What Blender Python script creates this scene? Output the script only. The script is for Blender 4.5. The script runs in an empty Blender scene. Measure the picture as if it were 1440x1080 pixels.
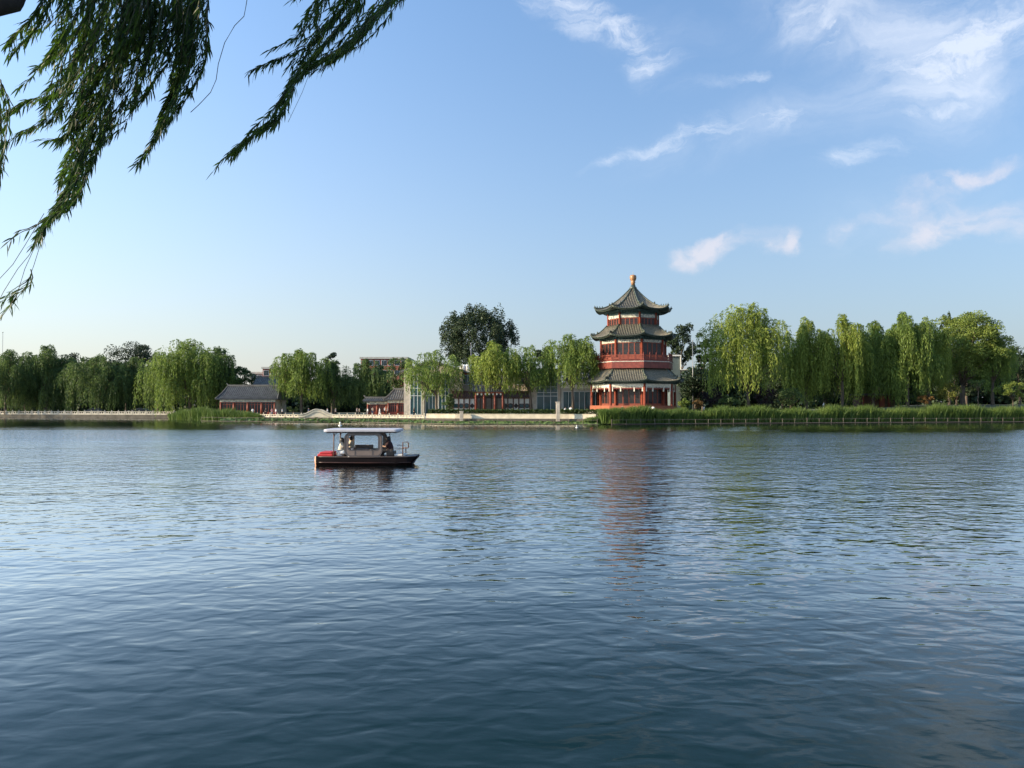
import bpy, bmesh, math, random
import numpy as np
from mathutils import Vector
R_ = math.radians
rng = np.random.default_rng(7)
random.seed(7)
scene = bpy.context.scene
col = scene.collection

# ------------------------------------------------------------------ camera
F = 1082.0; CAMZ = 3.34; PITCH = math.atan(28/F)
cam = bpy.data.cameras.new('camera'); camo = bpy.data.objects.new('camera', cam); col.objects.link(camo)
cam.sensor_width = 36; cam.lens = 36*F/1440; cam.clip_end = 6000; cam.clip_start = 0.05
camo.location = (0, 0, CAMZ); camo.rotation_euler = (math.pi/2 + PITCH, 0, 0)
scene.camera = camo

def P(px, py, D):
    """point at world depth D that the photo shows at pixel px, py"""
    u = (px-720)/F; v = (540-py)/F; c = math.cos(PITCH); s = math.sin(PITCH)
    t = D/(c - s*v)
    return Vector((t*u, D, CAMZ + t*(s + c*v)))
def X(px, D): return P(px, 568, D).x
def Z(py, D): return P(720, py, D).z

# ------------------------------------------------------------------ object helpers
ORG = {}
def tag(o, label=None, cat=None, group=None, kind=None):
    if label: o['label'] = label
    if cat: o['category'] = cat
    if group: o['group'] = group
    if kind: o['kind'] = kind
    return o
def thing(name, label, cat, loc=(0,0,0), group=None):
    o = bpy.data.objects.new(name, None); col.objects.link(o)
    o.location = loc; o.empty_display_size = .3
    ORG[o.name] = Vector(loc)
    return tag(o, label, cat, group)
def link_mesh(name, me, mat, parent=None, smooth=False):
    o = bpy.data.objects.new(name, me); col.objects.link(o)
    if mat is not None:
        if isinstance(mat, (list, tuple)):
            for m in mat: me.materials.append(m)
        else: me.materials.append(mat)
    if smooth: me.polygons.foreach_set('use_smooth', [True]*len(me.polygons))
    if parent is not None:
        o.parent = parent; ORG[o.name] = ORG[parent.name]
    else: ORG[o.name] = Vector((0,0,0))
    return o
def arr_obj(name, V, Fc, mat, parent=None, smooth=False):
    """V: n x 3 array in world coordinates, Fc: m x k array of faces"""
    V = np.asarray(V, dtype=np.float64)
    if parent is not None: V = V - np.array(ORG[parent.name])
    Fc = np.asarray(Fc, dtype=np.int32); m, k = Fc.shape
    me = bpy.data.meshes.new(name)
    me.vertices.add(len(V)); me.vertices.foreach_set('co', V.astype(np.float32).ravel())
    me.loops.add(m*k); me.loops.foreach_set('vertex_index', Fc.ravel())
    me.polygons.add(m); me.polygons.foreach_set('loop_start', np.arange(0, m*k, k, dtype=np.int32))
    me.update(calc_edges=True)
    return link_mesh(name, me, mat, parent, smooth)

class MB:
    def __init__(s): s.v = []; s.f = []
    def add(s, vs, fs):
        b = len(s.v); s.v += [tuple(x) for x in vs]; s.f += [tuple(b+i for i in f) for f in fs]; return s
    def box(s, x0, x1, y0, y1, z0, z1):
        v = [(x,y,z) for z in (z0,z1) for y in (y0,y1) for x in (x0,x1)]
        return s.add(v, [(0,2,3,1),(4,5,7,6),(0,1,5,4),(2,6,7,3),(0,4,6,2),(1,3,7,5)])
    def obox(s, c, t, n, lx, ly, z0, z1):
        """box centred c, length lx along t, depth ly along n (horizontal unit vectors)"""
        c = Vector((c[0], c[1], 0)); t = Vector((t[0], t[1], 0)); n = Vector((n[0], n[1], 0))
        v = []
        for z in (z0, z1):
            for b in (-1, 1):
                for a in (-1, 1):
                    p = c + t*(a*lx/2) + n*(b*ly/2); v.append((p.x, p.y, z))
        return s.add(v, [(0,2,3,1),(4,5,7,6),(0,1,5,4),(2,6,7,3),(0,4,6,2),(1,3,7,5)])
    def tube(s, pts, rad, n=6, cap=True):
        pts = [Vector(p) for p in pts]
        if not isinstance(rad, (list, tuple)): rad = [rad]*len(pts)
        vs = []; fs = []
        for i, p in enumerate(pts):
            d = (pts[min(i+1, len(pts)-1)] - pts[max(i-1, 0)])
            if d.length < 1e-9: d = Vector((0,0,1))
            d.normalize()
            a = d.cross(Vector((0,0,1)) if abs(d.z) < .9 else Vector((0,1,0))).normalized(); b = d.cross(a)
            for k in range(n):
                q = 2*math.pi*k/n
                vs.append(p + a*(rad[i]*math.cos(q)) + b*(rad[i]*math.sin(q)))
        for i in range(len(pts)-1):
            for k in range(n):
                fs.append((i*n+k, i*n+(k+1)%n, (i+1)*n+(k+1)%n, (i+1)*n+k))
        if cap:
            fs.append(tuple(range(n-1,-1,-1))); fs.append(tuple((len(pts)-1)*n+k for k in range(n)))
        return s.add(vs, fs)
    def lathe(s, cx, cy, prof, n=16, a0=0):
        vs = []; fs = []
        for r, z in prof:
            for k in range(n):
                q = a0 + 2*math.pi*k/n; vs.append((cx+r*math.sin(q), cy-r*math.cos(q), z))
        for i in range(len(prof)-1):
            for k in range(n):
                fs.append((i*n+k, i*n+(k+1)%n, (i+1)*n+(k+1)%n, (i+1)*n+k))
        fs.append(tuple(range(n-1,-1,-1))); fs.append(tuple((len(prof)-1)*n+k for k in range(n)))
        return s.add(vs, fs)
    def grid(s, rows):
        n = len(rows[0]); vs = [p for r in rows for p in r]
        fs = [(i*n+j, i*n+j+1, (i+1)*n+j+1, (i+1)*n+j) for i in range(len(rows)-1) for j in range(n-1)]
        return s.add(vs, fs)
    def prism(s, poly, y0, y1):
        """polygon in x,z extruded along y"""
        n = len(poly); vs = [(x,y0,z) for x,z in poly] + [(x,y1,z) for x,z in poly]
        fs = [tuple(range(n)), tuple(range(2*n-1, n-1, -1))] + [(i,(i+1)%n+0,(i+1)%n+n,i+n)[::-1] for i in range(n)]
        return s.add(vs, fs)
    def build(s, name, mat, parent=None, smooth=False, bevel=0):
        o = ORG[parent.name] if parent is not None else Vector((0,0,0))
        me = bpy.data.meshes.new(name)
        me.from_pydata([(x-o.x, y-o.y, z-o.z) for x, y, z in s.v], [], s.f); me.update()
        ob = link_mesh(name, me, mat, parent, smooth)
        if bevel:
            m = ob.modifiers.new('bevel', 'BEVEL'); m.width = bevel; m.segments = 2; m.limit_method = 'ANGLE'
        return ob

# ------------------------------------------------------------------ materials
def new_mat(name):
    m = bpy.data.materials.new(name); m.use_nodes = True
    return m, m.node_tree.nodes, m.node_tree.links, m.node_tree.nodes['Principled BSDF']
def mat(name, c, rough=.7, var=.25, scale=2.0, metal=0, bump=0, stretch=(1,1,1), c2=None, spec=.5):
    m, N, L, b = new_mat(name)
    b.inputs['Roughness'].default_value = rough; b.inputs['Metallic'].default_value = metal
    b.inputs['Specular IOR Level'].default_value = spec
    tc = N.new('ShaderNodeTexCoord'); mp = N.new('ShaderNodeMapping'); mp.inputs['Scale'].default_value = stretch
    L.new(tc.outputs['Object'], mp.inputs['Vector'])
    nz = N.new('ShaderNodeTexNoise'); nz.inputs['Scale'].default_value = scale; nz.inputs['Detail'].default_value = 6
    L.new(mp.outputs[0], nz.inputs['Vector'])
    cr = N.new('ShaderNodeValToRGB'); L.new(nz.outputs['Fac'], cr.inputs['Fac'])
    lo = tuple(x*(1-var) for x in c); hi = tuple(min(1, x*(1+var)) for x in c) if c2 is None else c2
    cr.color_ramp.elements[0].position = .3; cr.color_ramp.elements[1].position = .7
    cr.color_ramp.elements[0].color = (*lo, 1); cr.color_ramp.elements[1].color = (*hi, 1)
    L.new(cr.outputs[0], b.inputs['Base Color'])
    if bump:
        bp = N.new('ShaderNodeBump'); bp.inputs['Strength'].default_value = .6; bp.inputs['Distance'].default_value = bump
        L.new(nz.outputs['Fac'], bp.inputs['Height']); L.new(bp.outputs[0], b.inputs['Normal'])
    return m
def leaf_mat(name, c1, c2, trans=.48, scale=.35, rough=.55):
    m, N, L, b = new_mat(name)
    b.inputs['Roughness'].default_value = rough; b.inputs['Specular IOR Level'].default_value = .3
    g = N.new('ShaderNodeNewGeometry')
    nz = N.new('ShaderNodeTexNoise'); nz.inputs['Scale'].default_value = scale; nz.inputs['Detail'].default_value = 3
    L.new(g.outputs['Position'], nz.inputs['Vector'])
    a = N.new('ShaderNodeMath'); a.operation = 'MULTIPLY_ADD'; a.inputs[1].default_value = .5; a.inputs[2].default_value = -.25
    L.new(g.outputs['Random Per Island'], a.inputs[0])
    ad = N.new('ShaderNodeMath'); ad.operation = 'ADD'; L.new(a.outputs[0], ad.inputs[0]); L.new(nz.outputs['Fac'], ad.inputs[1])
    cr = N.new('ShaderNodeValToRGB'); L.new(ad.outputs[0], cr.inputs['Fac'])
    cr.color_ramp.elements[0].position = .25; cr.color_ramp.elements[1].position = .75
    cr.color_ramp.elements[0].color = (*c1, 1); cr.color_ramp.elements[1].color = (*c2, 1)
    L.new(cr.outputs[0], b.inputs['Base Color'])
    t = N.new('ShaderNodeBsdfTranslucent'); L.new(cr.outputs[0], t.inputs['Color'])
    mx = N.new('ShaderNodeMixShader'); mx.inputs[0].default_value = trans
    L.new(b.outputs[0], mx.inputs[1]); L.new(t.outputs[0], mx.inputs[2])
    L.new(mx.outputs[0], N['Material Output'].inputs['Surface'])
    return m

M = {}
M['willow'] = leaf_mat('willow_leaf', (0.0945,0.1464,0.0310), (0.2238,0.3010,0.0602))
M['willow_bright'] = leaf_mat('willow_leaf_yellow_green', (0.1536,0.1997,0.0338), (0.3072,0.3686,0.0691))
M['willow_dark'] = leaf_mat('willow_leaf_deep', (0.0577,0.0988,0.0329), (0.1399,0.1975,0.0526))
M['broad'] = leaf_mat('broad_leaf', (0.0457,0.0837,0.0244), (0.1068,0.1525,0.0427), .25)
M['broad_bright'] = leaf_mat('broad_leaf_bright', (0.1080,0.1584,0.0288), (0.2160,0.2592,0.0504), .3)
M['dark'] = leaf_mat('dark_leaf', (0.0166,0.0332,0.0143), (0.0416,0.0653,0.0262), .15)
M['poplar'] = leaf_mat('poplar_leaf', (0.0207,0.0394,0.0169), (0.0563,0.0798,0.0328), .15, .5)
M['purple'] = leaf_mat('purple_leaf', (.02,.014,.018), (.05,.025,.03), .15)
M['orange_leaf'] = leaf_mat('rusty_leaf', (.10,.06,.02), (.2,.11,.03), .25)
M['yellow_leaf'] = leaf_mat('yellow_leaf', (.11,.12,.02), (.22,.22,.04), .3)
M['reed'] = leaf_mat('reed_blade', (0.0633,0.1150,0.0230), (0.1380,0.1955,0.0403), .35, .3)
M['lotus'] = leaf_mat('lotus_leaf', (0.0560,0.1040,0.0240), (0.1360,0.1920,0.0480), .25, .5)
M['hedge'] = leaf_mat('hedge_leaf', (0.0320,0.0600,0.0120), (0.0720,0.1040,0.0240), .2)
M['near_leaf'] = leaf_mat('near_willow_leaf', (.012,.034,.008), (.065,.125,.014), .5, 1.2, .45)
M['bark'] = mat('bark', (.11,.08,.055), .9, .4, 3, bump=.03, stretch=(1,1,.25))
M['bark_dark'] = mat('dark_bark', (.045,.035,.028), .95, .4, 5, bump=.02, stretch=(1,1,.3))
M['twig'] = mat('twig', (.06,.06,.03), .8, .3, 8)
M['red'] = mat('red_lacquer', (.22,.046,.022), .55, .2, 1.2)
M['red_dark'] = mat('dark_red_lacquer', (.17,.032,.020), .5, .3, 2)
M['lattice'] = mat('dark_lattice_wood', (.07,.022,.016), .6, .3, 2)
M['orange'] = mat('orange_red_paint', (.30,.085,.038), .6, .15, 1.5)
M['tile'] = mat('shaded_grey_green_tile', (.07,.075,.055), .55, .4, 2.5)  # darkened base paints the shade in the gaps between tile rows
M['tile_row'] = mat('sunlit_ochre_tile_row', (.20,.175,.125), .5, .35, 3)  # lightened to paint sunlight onto the raised tile rows
M['tile_green'] = mat('green_glazed_tile', (.055,.065,.045), .35, .4, 3)
M['tile_grey'] = mat('grey_roof_tile', (.115,.11,.10), .8, .35, 1.2)
M['soffit'] = mat('painted_soffit', (.035,.075,.07), .7, .5, 5)
M['frieze'] = mat('painted_frieze', (.10,.16,.20), .7, .3, 3.2, c2=(.72,.66,.5))
M['white_trim'] = mat('white_carving', (.66,.62,.52), .7, .2, 4)
M['finial'] = mat('amber_glazed_finial', (.30,.15,.06), .4, .3, 3)
M['glass_dark'] = mat('dark_window_glass', (.02,.03,.035), .12, .3, 1)
M['glass_teal'] = mat('teal_window_glass', (.035,.085,.095), .08, .35, .5)
M['stone'] = mat('pale_stone', (.46,.42,.34), .85, .2, 1.5, bump=.01)
M['stone_bright'] = mat('warm_pale_stone', (.62,.54,.40), .85, .18, 1.2, bump=.01)
M['stone_bank'] = mat('shaded_bank_stone', (.085,.075,.058), .9, .35, .8, bump=.01)  # tree shade along the bank put into the darkened stone colour
M['brick_grey'] = mat('grey_beige_brick', (.50,.425,.34), .9, .2, 1.5)
M['brick_red'] = mat('red_brick', (.34,.11,.075), .9, .25, 2)
M['concrete'] = mat('pale_concrete', (.45,.44,.40), .9, .15, 1)
M['white'] = mat('white_paint', (.80,.77,.70), .5, .06, 2)
M['metal_white'] = mat('white_metal_frame', (.6,.62,.62), .4, .08, 2)
M['metal_grey'] = mat('grey_metal', (.25,.25,.25), .45, .15, 3, metal=.4)
M['wood_brown'] = mat('brown_wood', (.12,.06,.04), .7, .3, 3)
M['wood_fence'] = mat('weathered_wood', (.15,.125,.09), .85, .3, 4)
M['black'] = mat('black_paint', (.015,.014,.014), .4, .2, 4)
M['interior'] = mat('dark_interior', (.02,.016,.014), .9, .3, 1)

# ------------------------------------------------------------------ sky and sun
PHI = R_(77); EL = R_(19)           # sun off to the left, slightly behind the camera
SUN = Vector((-math.sin(PHI)*math.cos(EL), -math.cos(PHI)*math.cos(EL), math.sin(EL)))
sl = bpy.data.lights.new('sun', 'SUN'); so = bpy.data.objects.new('sun', sl); col.objects.link(so)
sl.energy = 4.8; sl.angle = R_(.6); sl.color = (1, .82, .58)
so.rotation_euler = (-SUN).to_track_quat('-Z', 'Y').to_euler(); so.location = (-60, -20, 60)

world = bpy.data.worlds.new('World'); scene.world = world; world.use_nodes = True
N = world.node_tree.nodes; L = world.node_tree.links; bg = N['Background']
sky = N.new('ShaderNodeTexSky'); sky.sky_type = 'NISHITA'; sky.sun_disc = False
sky.sun_elevation = EL; sky.sun_rotation = math.atan2(SUN.x, SUN.y) % (2*math.pi)
sky.air_density = 1.0; sky.dust_density = 1.6; sky.ozone_density = 2.2; sky.altitude = 0
bg.inputs['Strength'].default_value = .13
def mth(op, a, b=None, c=None, clamp=False):
    n = N.new('ShaderNodeMath'); n.operation = op; n.use_clamp = clamp
    for i, v in enumerate((a, b, c)):
        if v is None: continue
        if isinstance(v, (int, float)): n.inputs[i].default_value = v
        else: L.new(v, n.inputs[i])
    return n.outputs[0]
def sstep(x, a, b, lo=0, hi=1):
    n = N.new('ShaderNodeMapRange'); n.interpolation_type = 'SMOOTHSTEP'; L.new(x, n.inputs[0])
    n.inputs[1].default_value = a; n.inputs[2].default_value = b; n.inputs[3].default_value = lo; n.inputs[4].default_value = hi; return n.outputs[0]
tc = N.new('ShaderNodeTexCoord'); sp = N.new('ShaderNodeSeparateXYZ'); L.new(tc.outputs['Generated'], sp.inputs[0])
azm = mth('ARCTAN2', sp.outputs[0], sp.outputs[1]); elv = mth('ARCSINE', sp.outputs[2])
cb = N.new('ShaderNodeCombineXYZ'); L.new(azm, cb.inputs[0]); L.new(elv, cb.inputs[1])
# warped coordinates make the cirrus wisps
nw = N.new('ShaderNodeTexNoise'); nw.inputs['Scale'].default_value = 8; nw.inputs['Detail'].default_value = 9; nw.inputs['Roughness'].default_value = .6
L.new(cb.outputs[0], nw.inputs['Vector'])
vs_ = N.new('ShaderNodeVectorMath'); vs_.operation = 'SUBTRACT'; L.new(nw.outputs['Color'], vs_.inputs[0]); vs_.inputs[1].default_value = (.5,.5,.5)
vm = N.new('ShaderNodeVectorMath'); vm.operation = 'MULTIPLY_ADD'; L.new(vs_.outputs[0], vm.inputs[0]); vm.inputs[1].default_value = (.12,.075,0)
L.new(cb.outputs[0], vm.inputs[2]); W = vm.outputs[0]
def azel(px, py):
    d = (P(px, py, 1.0) - Vector((0,0,CAMZ))).normalized(); return math.atan2(d.x, d.y), math.asin(d.z)
def blobs(lst):
    tot = None
    for (px, py, rx, ry, ang, amp) in lst:
        a, e = azel(px, py)
        mp = N.new('ShaderNodeMapping'); mp.vector_type = 'TEXTURE'
        mp.inputs['Location'].default_value = (a, e, 0); mp.inputs['Rotation'].default_value = (0, 0, R_(ang))
        mp.inputs['Scale'].default_value = (rx/F, ry/F, 1); L.new(W, mp.inputs[0])
        d = N.new('ShaderNodeVectorMath'); d.operation = 'DOT_PRODUCT'; L.new(mp.outputs[0], d.inputs[0]); L.new(mp.outputs[0], d.inputs[1])
        g = mth('MULTIPLY', mth('EXPONENT', mth('MULTIPLY', d.outputs['Value'], -1.0)), amp)
        tot = g if tot is None else mth('ADD', tot, g)
    return tot
cirrus = blobs([(775,14,55,14,-6,.8),(850,30,75,20,-8,.9),(905,62,45,26,-45,.9),(930,85,40,10,5,.7),(820,52,60,12,-10,.6),(905,208,80,11,14,1.0),(990,188,45,16,5,.6),
                (1085,172,75,24,-8,.8),(1030,112,45,9,3,.8),(1215,222,60,15,8,.85),(1140,20,60,32,-30,.9),(1250,50,120,45,-25,.55),
                (1340,90,120,32,22,.85),(1400,50,90,60,10,.6),(1320,152,60,7,4,.7),(960,120,130,70,20,.18),(1130,140,120,30,10,.2)])
cumulus = blobs([(1003,352,68,20,14,1.1),(1100,343,24,15,35,.9),(1335,320,75,18,22,1.0),(1350,238,75,14,10,.7),(1250,305,70,26,20,.5),
                 (1180,330,30,12,10,.4),(1425,322,30,20,0,.6),(1330,275,40,20,35,.4)])
def fbm(scale, stretch, rot, detail=8, rough=.6, dist=0):
    mp = N.new('ShaderNodeMapping'); mp.inputs['Scale'].default_value = stretch; mp.inputs['Rotation'].default_value = (0,0,R_(rot))
    L.new(W, mp.inputs[0]); n = N.new('ShaderNodeTexNoise'); n.inputs['Scale'].default_value = scale
    n.inputs['Detail'].default_value = detail; n.inputs['Roughness'].default_value = rough; n.inputs['Distortion'].default_value = dist
    L.new(mp.outputs[0], n.inputs['Vector']); return n.outputs['Fac']
n1 = fbm(9, (1,3.2,1), -14, 9, .66, .9); n3 = fbm(34, (1,5.5,1), -16, 6, .6, .4); nv = fbm(5, (1,2.0,1), -22, 9, .62, 1.2)
veil = blobs([(1260,40,150,70,-12,.8),(1370,90,110,60,15,.9),(1120,15,80,35,-20,.6),(900,45,120,45,-10,.4),(1090,170,110,40,0,.35),(1260,300,120,50,15,.4),(960,210,110,30,10,.3)]); n2 = fbm(22, (1,1.4,1), -10, 8, .55)
ac = mth('MULTIPLY', sstep(mth('MULTIPLY', cirrus, mth('ADD', mth('MULTIPLY_ADD', n1, 2.6, -.85), mth('MULTIPLY', n3, .5))), .12, 1.5), .62)
av = mth('MULTIPLY', sstep(mth('MULTIPLY', veil, mth('MULTIPLY_ADD', nv, 2.6, -.65)), .0, 1.2), .55)
ac = mth('MAXIMUM', ac, av)
au = mth('MULTIPLY', sstep(mth('MULTIPLY', cumulus, mth('MULTIPLY_ADD', n2, 2.2, -.25)), .2, 1.0), .62)
sc_ = N.new('ShaderNodeMixRGB'); sc_.inputs[2].default_value = (4.9,5.1,5.5,1); L.new(ac, sc_.inputs[0])
sc2 = N.new('ShaderNodeMixRGB'); sc2.inputs[2].default_value = (4.4,4.1,4.3,1); L.new(au, sc2.inputs[0])
tint = N.new('ShaderNodeMixRGB'); tint.blend_type = 'MULTIPLY'; tint.inputs[0].default_value = 1; L.new(sky.outputs[0], tint.inputs[1])
gain = N.new('ShaderNodeVectorMath'); gain.operation = 'SCALE'; gain.inputs[0].default_value = (.82,1.05,1.20)
L.new(mth('MULTIPLY', sstep(sp.outputs[0], -.75, .55, 1.28, .74), mth('MULTIPLY_ADD', elv, .55, 1.0)), gain.inputs['Scale']); L.new(gain.outputs[0], tint.inputs[2])
hz = mth('MULTIPLY', mth('EXPONENT', mth('MULTIPLY', mth('ABSOLUTE', elv), -4.2)), .88)
lz = sstep(sp.outputs[0], -.62, .25, 1, 0)       # paler towards the sun
hcol = N.new('ShaderNodeMixRGB'); L.new(lz, hcol.inputs[0]); hcol.inputs[1].default_value = (2.40,2.52,2.80,1); hcol.inputs[2].default_value = (4.3,3.95,3.5,1)
hm = N.new('ShaderNodeMixRGB'); L.new(hz, hm.inputs[0]); L.new(tint.outputs[0], hm.inputs[1]); L.new(hcol.outputs[0], hm.inputs[2])
SKYOUT = hm.outputs[0]
L.new(SKYOUT, sc_.inputs[1]); L.new(sc_.outputs[0], sc2.inputs[1]); L.new(sc2.outputs[0], bg.inputs['Color'])
scene.view_settings.view_transform = 'Standard'; scene.view_settings.look = 'None'
scene.view_settings.exposure = .75; scene.view_settings.gamma = 1

# ------------------------------------------------------------------ the ground, the lake
def interp(tbl, x):
    xs = [t[0] for t in tbl]; return float(np.interp(x, xs, [t[1] for t in tbl]))
EDGE_PX = [(-300,200),(0,186),(245,177),(290,160),(380,146),(500,141),(640,134),(800,131),(842,129),(862,124),(960,129),(1100,133),(1440,143),(1700,148)]
EDGE = [((p-720)/F*d, d) for p, d in EDGE_PX]
def edge(x): return interp(EDGE, x)
def ground_z(x, y):
    o = y - edge(x)
    if o < 0: return -1.4
    px = x/y*F + 720
    base = interp([(300,.85),(480,.95),(640,1.1),(850,1.2),(960,1.3),(1100,1.6),(1200,2.3),(1280,3.0),(1440,3.2)], px)
    return base if o > 8 else .75 + (base-.75)*o/8
xs = sorted(set([-2500,-1200,-600,-350,-250] + list(range(-200,201,5)) + [250,350,600,1200,2500]))
offs = [-160,-60,-20,-4,-.01,0,.5,2,4,8,12,20,30,45,70,120,250,600,1500,3000]
rows = []
for o in offs:
    r = []
    for x in xs:
        e = edge(x); y = max(e+o, -30) if o < 0 else e+o
        z = -1.6 if o < 0 else ground_z(x, y)
        r.append((x, y, z))
    rows.append(r)
g = MB(); g.grid(rows)
tag(g.build('ground', mat('grassy_ground', (.07,.085,.035), .95, .35, .4, c2=(.16,.14,.085))), kind='structure')
# near bank the camera stands on
g = MB(); g.grid([[(-300,-200,1.7),(-300,1.6,1.7),(-300,1.9,-2)],[(300,-200,1.7),(300,1.6,1.7),(300,1.9,-2)]])
tag(g.build('path', mat('grey_paving', (.22,.21,.19), .9, .2, 1.5)), kind='structure')

# water
m, N_, L_, b = new_mat('lake_water')

N_.remove(b); dfw = N_.new('ShaderNodeBsdfDiffuse'); dfw.inputs['Color'].default_value = (.003,.018,.018,1)
glw = N_.new('ShaderNodeBsdfGlossy'); glw.inputs['Roughness'].default_value = .03
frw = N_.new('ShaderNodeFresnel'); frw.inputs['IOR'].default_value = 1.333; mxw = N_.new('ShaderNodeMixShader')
L_.new(dfw.outputs[0], mxw.inputs[1]); L_.new(glw.outputs[0], mxw.inputs[2]); L_.new(mxw.outputs[0], N_['Material Output'].inputs['Surface'])
tcw = N_.new('ShaderNodeTexCoord')
def wn(scale, st, rot, detail, rough=.5, dist=0.0):
    mp = N_.new('ShaderNodeMapping'); mp.inputs['Scale'].default_value = st; mp.inputs['Rotation'].default_value = (0,0,R_(rot))
    L_.new(tcw.outputs['Object'], mp.inputs[0])
    n = N_.new('ShaderNodeTexNoise'); n.inputs['Scale'].default_value = scale; n.inputs['Detail'].default_value = detail
    n.inputs['Roughness'].default_value = rough; n.inputs['Distortion'].default_value = dist
    L_.new(mp.outputs[0], n.inputs['Vector']); return n.outputs['Fac']
def wm(op, a, b_, c=None):
    n = N_.new('ShaderNodeMath'); n.operation = op
    for i, v in enumerate((a, b_, c)):
        if v is None: continue
        if isinstance(v, (int, float)): n.inputs[i].default_value = v
        else: L_.new(v, n.inputs[i])
    return n.outputs[0]
h1 = wn(.62, (.6,1,1), 12, 2, .4, .3)
h2 = wn(2.7, (.68,1,1), -14, 1.5, .45, .4)
h3 = wn(6.0, (.6,1,1), 16, 2, .5)
patch = wn(.035, (.35,1,1), 3, 3)
pr = N_.new('ShaderNodeMapRange'); L_.new(patch, pr.inputs[0]); pr.inputs[1].default_value = .38; pr.inputs[2].default_value = .6
pr.inputs[3].default_value = .55; pr.inputs[4].default_value = 1.15
# sheltered, calmer water close to the far bank
spw = N_.new('ShaderNodeSeparateXYZ'); L_.new(tcw.outputs['Object'], spw.inputs[0])
bnd = wn(.03, (.3,1,1), 0, 4, .6)
yr = wm('MULTIPLY_ADD', bnd, 60, wm('ADD', spw.outputs[1], -30))
sh = N_.new('ShaderNodeMapRange'); L_.new(yr, sh.inputs[0]); sh.inputs[1].default_value = 90; sh.inputs[2].default_value = 104
sh.inputs[3].default_value = 1; sh.inputs[4].default_value = .28
nf = N_.new('ShaderNodeMapRange'); L_.new(spw.outputs[1], nf.inputs[0]); nf.inputs[1].default_value = 9; nf.inputs[2].default_value = 75
nf.inputs[3].default_value = .0035; nf.inputs[4].default_value = .019
nf2 = N_.new('ShaderNodeMapRange'); L_.new(spw.outputs[1], nf2.inputs[0]); nf2.inputs[1].default_value = 8; nf2.inputs[2].default_value = 26
nf2.inputs[3].default_value = .027; nf2.inputs[4].default_value = .038
hh = wm('MULTIPLY_ADD', h1, .060, wm('MULTIPLY_ADD', h2, nf2.outputs[0], wm('MULTIPLY', h3, nf.outputs[0])))
h4 = wn(1.5, (1.3,.5,1), 7, 3, .6, .5); nf4 = N_.new('ShaderNodeMapRange'); L_.new(spw.outputs[1], nf4.inputs[0]); nf4.inputs[1].default_value = 18; nf4.inputs[2].default_value = 60
nf4.inputs[3].default_value = 0; nf4.inputs[4].default_value = .085
hh = wm('MULTIPLY_ADD', h4, nf4.outputs[0], hh)
hh = wm('MULTIPLY', hh, wm('MULTIPLY', pr.outputs[0], sh.outputs[0]))
tq = wm('MINIMUM', wm('MAXIMUM', wm('ADD', spw.outputs[1], -14), 0), 56)
rq = wm('MULTIPLY', wm('MULTIPLY', tq, tq), .5*.055/56)
rl = wm('MULTIPLY', wm('MINIMUM', wm('MAXIMUM', wm('ADD', spw.outputs[1], -70), 0), 28), .055)
rm2 = N_.new('ShaderNodeMapRange'); rm2.clamp = True; L_.new(spw.outputs[1], rm2.inputs[0]); rm2.inputs[1].default_value = 98; rm2.inputs[2].default_value = 198
rm2.inputs[3].default_value = 0; rm2.inputs[4].default_value = 100*.034
hh = wm('ADD', hh, wm('ADD', wm('ADD', rq, rl), rm2.outputs[0]))  # added ramp tilts far water toward the viewer to reflect brighter sky
bp = N_.new('ShaderNodeBump'); bp.inputs['Strength'].default_value = 1; bp.inputs['Distance'].default_value = 1
L_.new(hh, bp.inputs['Height']); L_.new(bp.outputs[0], glw.inputs['Normal']); L_.new(bp.outputs[0], frw.inputs['Normal'])
L_.new(wm('MINIMUM', wm('MULTIPLY', wm('POWER', frw.outputs[0], 1.85), 6.0), .93), mxw.inputs[0])  # reflectance steeper than real water, to brighten the mid-lake and darken the foreground
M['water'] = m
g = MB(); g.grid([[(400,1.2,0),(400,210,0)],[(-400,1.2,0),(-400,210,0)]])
tag(g.build('water', m), kind='structure')

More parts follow.
